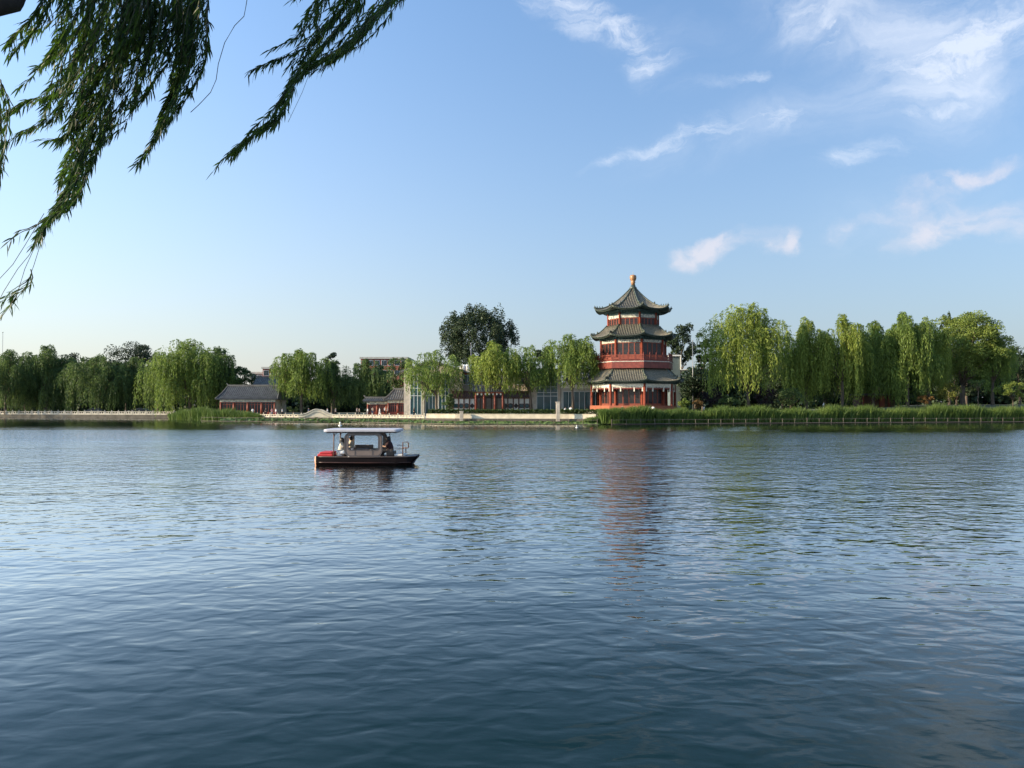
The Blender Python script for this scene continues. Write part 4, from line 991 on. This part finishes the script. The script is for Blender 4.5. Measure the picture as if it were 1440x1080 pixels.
def stand_person(label, x, y, z, face, shirt, trou, step=.12, h=1.68, hair_long=False, cat='person'):
    s = h/1.68; t = thing('person', label, cat, (x, y, z), 'people strolling on the far bank')
    c, sn = math.cos(face), math.sin(face)
    def W_(p): return (s*(p[0]*c - p[1]*sn), s*(p[0]*sn + p[1]*c), s*p[2])   # x = right, -y = forward
    K = dict(pel=(0,0,.92), wst=(0,0,1.08), ch=(0,0,1.28), nk=(0,0,1.44), hd0=(0,-.01,1.53), hd1=(0,-.015,1.60), nose=(0,-.11,1.575),
             sl=(.17,0,1.38), el=(.22,.06,1.10), hl=(.22,-.08,.88), sr=(-.17,0,1.38), er=(-.22,-.04,1.10), hr=(-.2,-.20,.93),
             kl=(.09,-step*.7,.49), al=(.09,-step,.08), tl=(.09,-step-.17,.03), kr=(-.09,step*.3,.48), ar=(-.09,step*1.3,.09), tr=(-.09,step*1.3-.16,.03),
             hpl=(.09,0,.86), hpr=(-.09,0,.86))
    def mk(nm, names, ed, rd, mt):
        return skin_obj(nm, [W_(K[n]) for n in names], [(names.index(a), names.index(b)) for a, b in ed], [q*s for q in rd], mt, t)
    nm = ['pel','wst','ch','nk','hd0','hd1','sl','el','hl','sr','er','hr','hpl','kl','al','tl','hpr','kr','ar','tr']
    ed = [('pel','wst'),('wst','ch'),('ch','nk'),('nk','hd0'),('hd0','hd1'),('ch','sl'),('sl','el'),('el','hl'),('ch','sr'),('sr','er'),('er','hr'),
          ('pel','hpl'),('hpl','kl'),('kl','al'),('al','tl'),('pel','hpr'),('hpr','kr'),('kr','ar'),('ar','tr')]
    mk('body', nm, ed, [.12,.11,.13,.055,.085,.09,.06,.042,.03,.06,.042,.03,.085,.058,.042,.035,.085,.058,.042,.035], 'skin')
    mk('shirt', ['pel','wst','ch','sl','el','sr','er'], [('pel','wst'),('wst','ch'),('ch','sl'),('sl','el'),('ch','sr'),('sr','er')], [.155,.14,.155,.08,.06,.08,.06], 'cloth_'+shirt)
    mk('trousers', ['pel','hpl','kl','al','hpr','kr','ar'], [('pel','hpl'),('hpl','kl'),('kl','al'),('pel','hpr'),('hpr','kr'),('kr','ar')], [.15,.11,.08,.06,.11,.08,.06], 'cloth_'+trou)
    K['ha'] = (0,.02,1.63); K['hb'] = (0,.05,1.56); K['hc'] = (0,.07,1.38 if hair_long else 1.5)
    mk('hair', ['ha','hb','hc'], [('ha','hb'),('hb','hc')], [.098,.09,.06], 'hair')
    return t
PEOPLE = [(355.5,152,0,'white','denim','person in white top before the doors of the red hall'),(374,153,.5,'black','black','person in dark clothes at the right doors of the red hall'),
 (382.5,148,1,'pink','grey','left of two people in pink and white by the cream balustrade'),(388,148,-1,'white','pink','person in white beside the one in pink by the cream balustrade'),
 (397,150,1.5,'white','black','person in white walking left of the clipped shrub'),(434,146.6,1.6,'blue','black','person in blue at the left slope of the humpback bridge'),
 (460.5,146.2,-1.6,'white','denim','person in white at the right slope of the humpback bridge'),(472,147,1.5,'grey','black','person in grey right of the humpback bridge'),
 (502,148,1.4,'grey','black','leftmost walker between the bridge and the low red shop'),(505.5,148.5,1.4,'cream','black','walker in cream beside the leftmost walker'),
 (517,147.5,-1.2,'white','grey','walker in white left of the dark shed doorway'),(524,148,1.1,'cream','denim','walker in cream before the dark shed'),
 (534,147,-1.5,'white','white','walker all in white before the low red shop'),(541,147.5,1.5,'white','black','walker in white and black before the low red shop'),
 (545,148,-1.2,'grey','black','walker in grey nearest the gabled building'),(582,142.5,1.2,'black','black','person in black beneath the first tall window'),
 (795,137.5,.3,'white','white','person in white left of the leaning willow trunk by the pagoda'),(802.5,137.8,-.4,'white','grey','person in white and grey right beside the pagoda willow trunk'),
 (875,131,.2,'black','black','left person in black before the pagoda steps'),(892,131,-.5,'black','grey','right person in black before the pagoda steps'),
 (913,131,.4,'white','black','left of two people in white at the corner of the pagoda'),(918.5,131.5,-.3,'white','white','right of two people in white at the corner of the pagoda'),
 (990,138,1.5,'white','white','person in white behind the reeds right of the pagoda'),(1158,143,1.3,'white','grey','person in white on the path below the streaming willow')]
for i, (px, D_, fc, sh_, tr_, lb) in enumerate(PEOPLE):
    x = X(px, D_); z = ground_z(x, D_)+.03
    if 870 < px < 925: z = 1.35
    stand_person(lb, x, D_, z, fc, sh_, tr_, step=random.uniform(.02,.2), h=random.uniform(1.58,1.78), hair_long=(i % 3 == 0))

# parked cars behind the left balustrade
def car(label, px, D_, paint, face=0):
    x = X(px, D_); z = ground_z(x, D_)+.03
    t = thing('parked_car', label, 'car', (x, D_, z), 'cars parked along the left promenade')
    prof = [(-2.2,.35),(-2.25,.7),(-2.1,.9),(-1.5,.98),(-.9,1.42),(-.3,1.52),(.7,1.5),(1.3,1.1),(2.05,.95),(2.2,.75),(2.2,.35)]
    g = MB(); g.prism([(x+a, z+b_) for a, b_ in prof], D_-.85, D_+.85); b0 = g.build('body', M[paint], t, bevel=.06)
    g = MB(); g.prism([(x+a, z+b_) for a, b_ in ((-1.35,1.0),(-.88,1.34),(-.3,1.43),(.65,1.41),(1.12,1.06))], D_-.87, D_+.87); g.build('window', M['glass_dark'], t)
    for dx in (-1.4, 1.4):
        for dy in (-.8, .8):
            g = MB(); g.tube([(x+dx,D_+dy-.1,z+.32),(x+dx,D_+dy+.1,z+.32)], .32, 14); g.build('wheel', M['black'], t)
M['car_grey'] = mat('dull_grey_car_paint', (.10,.10,.105), .35, .1, 2)
car('dark grey parked car behind the middle of the left balustrade', 134, 186, 'car_grey')
car('black parked car behind the right part of the left balustrade', 199, 184, 'black')

# ------------------------------------------------------------------ the boat
BD = 42.5
bs = BD/F
bx = lambda px: (px-517)*bs           # local x from the boat centre
bz = lambda py: (652.6-py)*bs         # local z above the water
M['hull_black'] = mat('black_varnished_hull', (.006,.003,.003), .5, .3, 3, spec=.12)
M['hull_wood'] = mat('varnished_gunwale', (.05,.018,.01), .4, .3, 4, stretch=(.3,1,1))
M['stern_peach'] = mat('peach_painted_stern', (.50,.25,.15), .45, .15, 3)
M['cushion_red'] = mat('red_cushion', (.5,.03,.03), .6, .2, 4)
M['cabin_cream'] = mat('cream_cabin_panel', (.16,.12,.10), .5, .15, 2)
M['cabin_grey'] = mat('grey_frame', (.09,.075,.07), .4, .2, 3)
M['canopy'] = mat('white_canopy', (.48,.46,.48), .45, .06, 2)
M['canopy_under'] = mat('canopy_lining', (.05,.045,.045), .7, .1, 2)
boat = thing('tour_boat', 'black hulled tour boat with flat white canopy and cream cabin carrying three people', 'boat', (P(517,640,BD).x, BD, 0))
def bb(g, name, mt, parent=boat, smooth=False, bevel=0):
    o = ORG[boat.name]; g.v = [(x+o.x, y+o.y, z+o.z) for x, y, z in g.v]
    return g.build(name, M[mt], parent, smooth, bevel)
Wd = .85
# hull: cross sections along x
secs = []
for px, top, bot, w in ((446.5,641,650,.55),(447.4,640,655,.74),(449.5,639.6,658,.80),(475,640,659,Wd),(520,640,660,Wd),(560,640,659,Wd),(575,640,656,.8),(581,639.5,651.5,.72),(583.5,639.5,647,.66),(588,639,642.5,.58)):
    x = bx(px); zt_ = bz(top); zb_ = bz(bot)
    secs.append([(x,-w,zt_),(x,-w*1.02,zt_*.5+zb_*.5),(x,-w*.8,zb_),(x,w*.8,zb_),(x,w*1.02,zt_*.5+zb_*.5),(x,w,zt_)])
def hull_part(sel): 
    g = MB(); g.grid(sel); n = len(sel[0]); g.f.append(tuple(range(n))); g.f.append(tuple(len(g.v)-n+i for i in range(n)))[::-1] if False else g.f.append(tuple(range(len(g.v)-1, len(g.v)-n-1, -1))); return g
hull = bb(hull_part(secs[2:]), 'hull', 'hull_black')
bb(hull_part(secs[:3]), 'stern', 'stern_peach', hull)
g = MB()
for s in (-1, 1):
    g.tube([(bx(450),s*.75,bz(640.3)),(bx(460),s*.86,bz(640.3)),(bx(520),s*.9,bz(640.6)),(bx(572),s*.86,bz(640.3)),(bx(587),s*.62,bz(639.6))], .022, 6)
bb(g, 'gunwale', 'cabin_cream', hull, True)
g = MB()
for s in (-1, 1): g.tube([(bx(450),s*.74,bz(648)),(bx(460),s*.88,bz(648)),(bx(520),s*.9,bz(648.5)),(bx(580),s*.8,bz(648))], .03, 6)
bb(g, 'rubbing_strake', 'hull_wood', hull, True)
g = MB(); g.grid([[(bx(450),-.7,bz(640.4)),(bx(450),.7,bz(640.4))],[(bx(460),-.83,bz(640.4)),(bx(460),.83,bz(640.4))],[(bx(570),-.83,bz(640.4)),(bx(570),.83,bz(640.4))],[(bx(587),-.6,bz(640)),(bx(587),.6,bz(640))]])
bb(g, 'deck', 'cabin_cream')
# red cushion seat at the stern and orange life jackets
g = MB(); g.box(bx(451),bx(472),-.7,.7,bz(640.2),bz(636.5)); g.box(bx(453),bx(470),-.62,.62,bz(636.5)+.002,bz(634.2)); bb(g, 'stern_cushion', 'cushion_red', bevel=.05)
# canopy
def rrect(x0, x1, z0, z1, r, n=5):
    out = []
    for cx_, cz_, a in ((x1-r,z1-r,0),(x0+r,z1-r,90),(x0+r,z0+r,180),(x1-r,z0+r,270)):
        for i in range(n+1): q = R_(a+90*i/n); out.append((cx_+r*math.cos(q), cz_+r*math.sin(q)))
    return out
g = MB(); x0, x1 = bx(460), bx(564.5); pl = rrect(x0, x1, -.98, .98, .25)
zc = [bz(606.2), bz(605.6), bz(603.4), bz(602.5), bz(602.1)]; sc = [.96, 1, 1, .985, .9]; cx_ = (x0+x1)/2
vs = []; n = len(pl)
for z_, s_ in zip(zc, sc): vs += [(cx_+(a-cx_)*s_, b_*s_, z_) for a, b_ in pl]
fs = [tuple(range(n-1,-1,-1)), tuple(4*n+i for i in range(n))] + [(i*n+j, i*n+(j+1)%n, (i+1)*n+(j+1)%n, (i+1)*n+j) for i in range(4) for j in range(n)]
g.add(vs, fs); can = bb(g, 'canopy', 'canopy')
g = MB(); g.box(bx(464), bx(560), -.88, .88, bz(607.6), bz(606.6)-.002); bb(g, 'lining', 'canopy_under', can)
# rounded cabin side frames, port and starboard
def ring_prism(out, inn, y0, y1):
    g = MB(); n = len(out); vs = []
    for y in (y0, y1): vs += [(a,y,b_) for a, b_ in out] + [(a,y,b_) for a, b_ in inn]
    fs = []
    for i in range(n):
        j = (i+1) % n
        fs += [(i,j,n+j,n+i), (2*n+i,3*n+i,3*n+j,2*n+j), (i,2*n+i,2*n+j,j), (n+i,n+j,3*n+j,3*n+i)]
    return g.add(vs, fs)
for s in (-1, 1):
    y0 = s*.78
    f = bb(ring_prism(rrect(bx(488.5),bx(541),bz(639.6),bz(607.2),.30,7), rrect(bx(490.3),bx(539.3),bz(638.6),bz(608.4),.26,7), y0-.05, y0+.05), 'cabin_frame', 'cabin_grey')
    bb(ring_prism(rrect(bx(490.4),bx(539.2),bz(638.5),bz(608.5),.26,7), rrect(bx(493.4),bx(536),bz(631.6),bz(610.4),.15,7), y0-.035, y0+.035), 'cabin_panel', 'cabin_cream', f)
    bb(ring_prism(rrect(bx(493),bx(536.4),bz(632),bz(610),.16,7), rrect(bx(494.3),bx(535.1),bz(630.8),bz(611.2),.13,7), y0-.045, y0+.045), 'window_rim', 'cabin_grey', f)
    g = MB()
    for px in (503.5, 527.5): g.box(bx(px)-.02, bx(px)+.02, y0-.045, y0+.045, bz(638.5), bz(631.3))
    for px in (504.5, 529): g.box(bx(px)-.02, bx(px)+.02, y0-.045, y0+.045, bz(610.3), bz(608.6))
    bb(g, 'seam', 'cabin_grey', f)
# sofa inside
g = MB(); g.box(bx(496),bx(522),.15,.7,bz(639.8),bz(631)); g.box(bx(496),bx(522),.56,.74,bz(631)+.002,bz(625.6)); bb(g, 'sofa', 'cabin_cream', bevel=.04)
g = MB(); g.box(bx(503),bx(520),-.35,.05,bz(631.5),bz(630.3)); g.box(bx(511),bx(512.5),-.2,-.1,bz(640),bz(631.5)-.002); bb(g, 'table', 'hull_wood')
# canopy posts
for px, y_ in ((474,-.78),(474,.78),(545,.78),(545,-.78)):
    g = MB(); g.tube([(bx(px),y_,bz(640.3)),(bx(px),y_,bz(606.8))], .032, 7)
    sgn = 1 if px < 500 else -1
    g.tube([(bx(px),y_,bz(613)),(bx(px)+sgn*.07,y_,bz(609.5)),(bx(px)+sgn*.2,y_,bz(607))], .02, 5)
    if px == 545: 
        g = MB(); g.tube([(bx(px),y_*.95,bz(640.3)),(bx(px),y_*.95,bz(607))], .02, 6) if y_ > 0 else g.tube([(bx(540),y_*.95,bz(612)),(bx(541),y_*.95,bz(607))], .02, 6)
    bb(g, 'canopy_post', 'wood_brown', smooth=True)
# stern rails at the right and the square handle
g = MB(); g.tube([(bx(568.5),-.6,bz(640)),(bx(568.5),-.6,bz(620.5)),(bx(575),-.6,bz(620.3)),(bx(576.3),-.6,bz(621.5)),(bx(576.3),-.6,bz(627.5)),(bx(575),-.6,bz(628.6)),(bx(569),-.6,bz(628.2))], .03, 6)
g.tube([(bx(568.5),.6,bz(640)),(bx(568.5),.6,bz(629))], .03, 6); g.tube([(bx(568.5),-.6,bz(629.3)),(bx(568.5),.6,bz(629.3))], .025, 6)
bb(g, 'handrail', 'wood_brown', smooth=True)
g = MB(); g.tube([(bx(555),-.6,bz(629.5)),(bx(568.5),-.6,bz(629.6))], .018, 5); g.tube([(bx(556),.6,bz(626.5)),(bx(565),.6,bz(626.6))], .018, 5); bb(g, 'grab_rail', 'metal_grey', smooth=True)
g = MB(); g.box(bx(556),bx(570),-.45,.45,bz(640.2),bz(637)); g.box(bx(561),bx(566),-.35,.2,bz(637)+.002,bz(635.5)); bb(g, 'bow_locker', 'white', bevel=.03)
g = MB(); g.box(bx(545),bx(556),-.5,.35,bz(640.2),bz(633)); bb(g, 'driver_seat', 'black', bevel=.03)
g = MB(); g.box(bx(476),bx(487),-.55,.5,bz(640.2),bz(634.5)); bb(g, 'passenger_bench', 'cabin_cream', bevel=.03)

def sit_person(label, px, py_seat, y_, face, shirt, trou, hair_len, lean=0.0, h=1.62, arm='lap', bulk=1.0, hb=1.0):
    """seated figure; face = +1 looks to the right of the picture, -1 to the left"""
    o = ORG[boat.name]; s = h/1.68
    t = thing('person', label, 'person', (o.x+bx(px), o.y+y_, bz(py_seat)), 'people on the tour boat')
    def W_(p): return (face*s*p[0], s*p[1], s*p[2])          # x forward, y side, z up
    L_ = lean
    K = dict(pel=(0,0,.10), wst=(.02+L_*.3,0,.28), ch=(.03+L_*.7,0,.46), nk=(.05+L_,0,.60), hd0=(.08+L_*1.1,0,.69), hd1=(.08+L_*1.1,0,.76), jaw=(.13+L_*1.1,0,.67),
             sl=(.03+L_*.8,.17,.54), sr=(.03+L_*.8,-.17,.54), el=(.10+L_,.23,.30), er=(.12+L_,-.23,.30), hl=(.33+L_,.14,.24), hr=(.35+L_,-.13,.26),
             hpl=(.02,.09,.08), kl=(.43,.12,.11), al=(.40,.12,-.28), tl=(.58,.12,-.32), hpr=(.02,-.09,.08), kr=(.44,-.12,.11), ar=(.46,-.12,-.28), tr=(.64,-.12,-.32))
    if arm == 'wheel': K['hl'] = (.46,.12,.36); K['hr'] = (.46,-.12,.36)
    if arm == 'talk': K['hr'] = (.38,-.08,.44); K['er'] = (.20,-.22,.33)
    def mk(nm, names, ed, rd, mt, sub=2):
        return skin_obj(nm, [W_(K[n]) for n in names], [(names.index(a), names.index(b)) for a, b in ed], [q*s for q in rd], mt, t, sub)
    nm = ['pel','wst','ch','nk','hd0','hd1','jaw','sl','el','hl','sr','er','hr','hpl','kl','al','tl','hpr','kr','ar','tr']
    ed = [('pel','wst'),('wst','ch'),('ch','nk'),('nk','hd0'),('hd0','hd1'),('hd0','jaw'),('ch','sl'),('sl','el'),('el','hl'),('ch','sr'),('sr','er'),('er','hr'),
          ('pel','hpl'),('hpl','kl'),('kl','al'),('al','tl'),('pel','hpr'),('hpr','kr'),('kr','ar'),('ar','tr')]
    mk('body', nm, ed, [.13,.115,.13,.05,.08,.085,.045,.06,.042,.026,.06,.042,.026,.085,.06,.042,.035,.085,.06,.042,.035], 'skin')
    mk('shirt', ['pel','wst','ch','sl','el','sr','er'], [('pel','wst'),('wst','ch'),('ch','sl'),('sl','el'),('ch','sr'),('sr','er')], [q*bulk for q in (.16,.145,.155,.085,.06,.085,.06)], 'cloth_'+shirt)
    mk('trousers', ['pel','hpl','kl','al','hpr','kr','ar'], [('pel','hpl'),('hpl','kl'),('kl','al'),('pel','hpr'),('hpr','kr'),('kr','ar')], [.155,.11,.085,.06,.11,.085,.06], 'cloth_'+trou)
    hx = K['hd1'][0]; K['ha'] = (hx-.01,0,.80); K['hb'] = (hx-.06,0,.72); K['hc'] = (hx-.08,0,.60); K['hd'] = (hx-.12,0,.60-hair_len)
    mk('hair', ['ha','hb','hc','hd'], [('ha','hb'),('hb','hc'),('hc','hd')], [q*hb for q in (.105,.115,.10,.07)], 'hair')
    for sd, wr, el in ((1,'hl','el'),(-1,'hr','er')):       # five-fingered hands
        w = Vector(K[wr]); d = (w-Vector(K[el])).normalized(); g = MB(); side = Vector((0,1,0)); dn = Vector((0,0,-1))
        g.tube([w-d*.01, w+d*.04, w+d*.08], [.028,.04,.036], 7)
        for i, ln in enumerate((.065,.075,.07,.055)):
            b0 = w+d*.08+side*((i-1.5)*.018); g.tube([b0-d*.01, b0+d*ln*.5, b0+d*ln*.85+dn*.02, b0+d*ln*.9+dn*.04], [.009,.009,.008,.006], 5)
        b0 = w+d*.02-side*(sd*.03); g.tube([b0, b0+d*.03-side*(sd*.025), b0+d*.06-side*(sd*.02)+dn*.015], [.012,.010,.008], 5)
        me = bpy.data.meshes.new('hand'); me.from_pydata([W_(v) for v in g.v], [], g.f); me.update(); link_mesh('hand', me, M['skin'], t, True)
    return t
sit_person('long haired seated passenger in cream top at the left end of the tour boat', 481.5, 637, -.45, 1, 'cream', 'white', .12, .08, h=1.8, arm='talk', bulk=1.2, hb=1.7)
sit_person('seated passenger behind the left edge of the boat cabin frame', 493.5, 635, .25, -1, 'cream', 'denim', .02, .02, h=1.75)
sit_person('boat driver in dark red and black sitting at the right end of the tour boat', 550.5, 631.5, -.10, -1, 'driver', 'black', .10, .06, h=1.72, arm='wheel') if False else None
M['cloth_driver'] = mat('dark_red_cloth', (.03,.008,.009), .85, .2, 6)
sit_person('boat driver in dark clothes seated at the right end of the tour boat', 550.5, 635.5, -.30, -1, 'driver', 'black', .26, .08, h=1.85, arm='wheel', bulk=1.3, hb=1.1)

# ------------------------------------------------------------------ the near willow
nt = thing('willow_tree', 'near overhanging willow whose dark leafy branches hang into the upper left of the photo', 'tree', (-7.5, 1.0, 1.7))
g = MB(); g.tube([(-7.5,1.0,1.4),(-7.4,1.05,2.3),(-7.1,1.5,4.5),(-6.7,2.4,6.8),(-6.3,3.6,8.6)], [.55,.42,.36,.30,.22], 12); g.build('trunk', M['bark_dark'], nt, True)
g = MB(); g.tube([(-6.6,2.6,7.0),P(-30,-60,7.2),P(30,-110,7.6),P(200,-170,8),P(420,-190,8.3),P(640,-150,8.6)], [.24,.20,.17,.13,.08,.03], 10); g.build('limb', M['bark_dark'], nt, True)
g = MB(); g.tube([(-6.8,2.2,6.3),P(-120,-30,6.2),P(-30,5,6.6),P(14,-2,6.9),P(34,-35,7.1)], [.22,.20,.15,.12,.08], 10); g.build('limb', M['bark_dark'], nt, True)
def strand(pl, D, dens=1.0, spread=5, seed=0, leaf=.10, nsub=3, wig=2.0, tail=True, name='branch', fan=1.0):
    """a hanging willow branch: pixel polyline at depth D, several leafy twigs side by side"""
    r = np.random.default_rng(seed); tw = MB(); Vs = []; Fs = []; nb = 0
    pl = np.array(pl, float); seg = np.r_[0, np.cumsum(np.hypot(*np.diff(pl, axis=0).T))]
    for sidx in range(nsub):
        off = np.clip(r.normal(size=2), -1.1, 1.1)*spread*1.35*(sidx > 0); e0 = r.uniform(0, .15) if sidx else 0; e1 = 1-r.uniform(0, .35)*(sidx > 0)
        L0 = seg[-1]; m = max(4, int(L0*(e1-e0)/9)); q = np.linspace(e0*L0, e1*L0, m)
        xx = np.interp(q, seg, pl[:,0]); yy = np.interp(q, seg, pl[:,1]); f = q/L0
        ph = r.uniform(0, 6, 2); fade = np.sin(np.pi*np.clip(f*1.1+.1, 0, 1))*fan
        xx = xx + off[0]*fade*1.6 + wig*np.sin(q*.05+ph[0]); yy = yy + off[1]*fade + wig*np.sin(q*.04+ph[1])
        Dz = D + r.uniform(-.5, .5) + .15*np.sin(q*.03+ph[0])
        pts = [P(a, b_, d_) for a, b_, d_ in zip(xx, yy, Dz)]
        tw.tube(pts, [max(.0022, .006*(1-i/m)) for i in range(m)], 4)
        A = np.array(pts); sl_ = np.r_[0, np.cumsum(np.linalg.norm(np.diff(A, axis=0), axis=1))]
        n = int(sl_[-1]*66*dens); 
        if n < 3: continue
        s = np.sort(r.uniform(0, sl_[-1], n)); B = np.stack([np.interp(s, sl_, A[:,i]) for i in range(3)], 1)
        B2 = np.stack([np.interp(s+.03, sl_, A[:,i]) for i in range(3)], 1)
        tg = unit(B2-B + np.array([-1e-4,0,-1e-4])); down = np.array([-.25,0,-1.0])
        d = unit(tg*.75 + down*.45 + r.normal(size=(n,3))*np.array([.42,.42,.25]))
        ln = leaf*r.uniform(.55, 1.25, n)[:,None]; sd = unit(np.cross(d, unit(r.normal(size=(n,3))))); wd = ln*.070
        bend = np.array([-.10,0,-.22])*ln
        V = np.stack([B, B+d*ln*.35+sd*wd, B+d*ln*.7+sd*wd*.8+bend*.4, B+d*ln+bend, B+d*ln*.7-sd*wd*.8+bend*.4, B+d*ln*.35-sd*wd], 1).reshape(-1,3)
        Vs.append(V); i = np.arange(n)*6+nb; nb += n*6
        Fs.append(np.concatenate([np.stack([i,i+1,i+2,i+5],1), np.stack([i+5,i+2,i+3,i+4],1)]))
    b0 = tw.build(name, M['twig'], nt, True)
    if Vs: arr_obj('leaves', np.concatenate(Vs), np.concatenate(Fs), M['near_leaf'], b0)
    return b0
S_ = [
 # dense right edge strand and its tip
 ([(285,-40),(272,40),(264,90),(250,130),(228,170),(212,205),(192,233)], 7.6, 1.5, 9, 9),
 ([(262,-40),(255,40),(248,90),(236,120)], 7.9, 1.2, 10, 7),
 # long main sweep to lower left
 ([(215,-40),(185,50),(160,110),(135,165),(118,215),(98,260),(72,305),(48,345)], 7.4, 1.4, 9, 9),
 ([(175,140),(150,185),(130,230),(108,272),(85,305)], 7.7, 1.3, 7, 5),
 ([(190,90),(175,130),(160,170),(135,215),(125,235)], 7.8, 1.0, 8, 5),
 ([(120,230),(100,262),(70,300),(55,330)], 7.3, 1.5, 6, 5),
 # left fan
 ([(150,-40),(118,30),(85,70),(50,100),(25,122)], 7.5, 1.2, 6, 6),
 ([(110,-40),(75,20),(50,45),(12,78)], 7.2, 1.1, 6, 5),
 ([(80,-40),(60,10),(35,35),(8,62)], 7.3, 1.0, 5, 4),
 ([(150,20),(115,75),(90,110),(62,132),(38,142),(3,165)], 7.2, .9, 4, 4),
 ([(140,80),(105,130),(80,165),(50,178),(10,196)], 7.1, .9, 5, 4),
 ([(150,90),(125,140),(105,170),(85,205)], 7.5, 1.0, 7, 5),
 ([(135,130),(110,175),(90,195),(55,195)], 7.4, .9, 6, 4),
 ([(100,60),(85,110),(70,140),(60,160)], 7.6, 1.1, 6, 5),
 # body of the mass
 ([(130,-40),(120,30),(105,80),(95,125),(80,160)], 7.8, 1.2, 12, 7),
 ([(170,-40),(160,30),(140,80),(120,130),(105,170)], 7.9, 1.3, 13, 8),
 ([(200,-40),(190,30),(175,80),(160,120)], 7.7, 1.3, 14, 8),
 ([(235,-40),(225,30),(210,80),(195,125),(185,150)], 7.6, 1.2, 10, 7),
 ([(250,-30),(240,40),(225,90),(205,135),(186,152)], 7.4, 1.0, 7, 5),
 ([(90,-40),(95,20),(80,60),(60,90)], 7.9, 1.0, 11, 6),
 ([(225,-40),(220,20),(212,60),(200,100)], 8.1, 1.5, 14, 9),
 ([(255,-40),(262,30),(256,80),(246,115),(238,150)], 8.0, 1.4, 8, 7),
 ([(185,-40),(178,20),(170,60),(150,100)], 8.2, 1.5, 14, 9),
 ([(160,-40),(140,20),(125,60),(112,100)], 8.1, 1.3, 12, 8),
 ([(120,150),(112,190),(95,225),(80,262)], 7.5, 1.3, 7, 5),
 # left edge tassel
 ([(2,110),(10,150),(7,190),(3,225),(0,252)], 7.0, .9, 4, 4),
 # second big branch
 ([(590,-40),(548,2),(520,32),(495,58),(468,76),(440,92),(420,108)], 8.0, 1.3, 6, 8),
 ([(520,-40),(490,20),(465,50),(440,78),(415,108),(400,132),(385,160)], 8.1, 1.5, 6, 8),
 ([(415,108),(400,135),(382,163),(352,186),(330,212),(300,241)], 7.9, 1.6, 4, 5),
 ([(500,-40),(470,10),(455,40),(442,75)], 8.3, 1.2, 9, 7),
 ([(475,-40),(455,0),(430,25),(418,38)], 8.2, .9, 6, 5),
 ([(460,-30),(440,20),(422,48),(398,62),(378,72)], 8.0, .8, 4, 3),
 ([(455,30),(430,62),(402,78),(375,90),(350,101)], 7.9, .8, 4, 3),
 ([(445,50),(425,75),(408,88),(400,97)], 8.0, .8, 4, 3),
 ([(540,-10),(510,40),(480,75),(450,95),(436,100)], 8.3, 1.1, 7, 5),
 ([(470,-40),(440,-15),(405,2)], 8.3, .6, 4, 2),
]
for i, (pl, D_, dn, spd, nsb) in enumerate(S_): strand(pl, D_, dn, spd, 300+i, nsub=nsb)
# bare twigs
def twig(pl, D_, r_=.0032):
    g = MB(); g.tube([P(a, b_, D_) for a, b_ in pl], r_, 5); g.build('twig', M['twig'], nt, True)
twig([(352,-30),(346,8),(343,23),(330,36),(316,60),(307,90),(304,112),(296,130),(280,147),(268,158)], 7.8, .0036)
twig([(437,98),(425,130),(405,172)], 8.0, .002)
for pl in ([(62,300),(35,345),(18,372),(-8,400)], [(62,325),(40,360),(25,378),(5,410),(-10,440)], [(50,345),(35,378),(22,420),(-5,455)], [(58,340),(48,372),(38,400),(20,425)], [(3,120),(12,150),(14,190),(5,235)], [(0,122),(8,165),(2,205)]):
    twig(pl, 7.3, .0028)
strand([(45,380),(48,395),(38,405),(12,415),(-5,425)], 7.3, .6, 3, 401, nsub=3)
strand([(62,310),(45,322),(28,326),(8,343)], 7.3, .35, 3, 402, nsub=2)
strand([(25,418),(15,430),(-4,450)], 7.3, .5, 3, 403, nsub=2)
# leafy crown above and left of the view, which shades the hanging branches
V_, F_, cl_ = clump_crown((-7.5,4.5,11.5), (6.5,5.0,3.2), 411, 60, 330, .20, (.22,.36), .8)
arr_obj('crown', V_, F_, M['near_leaf'], nt)
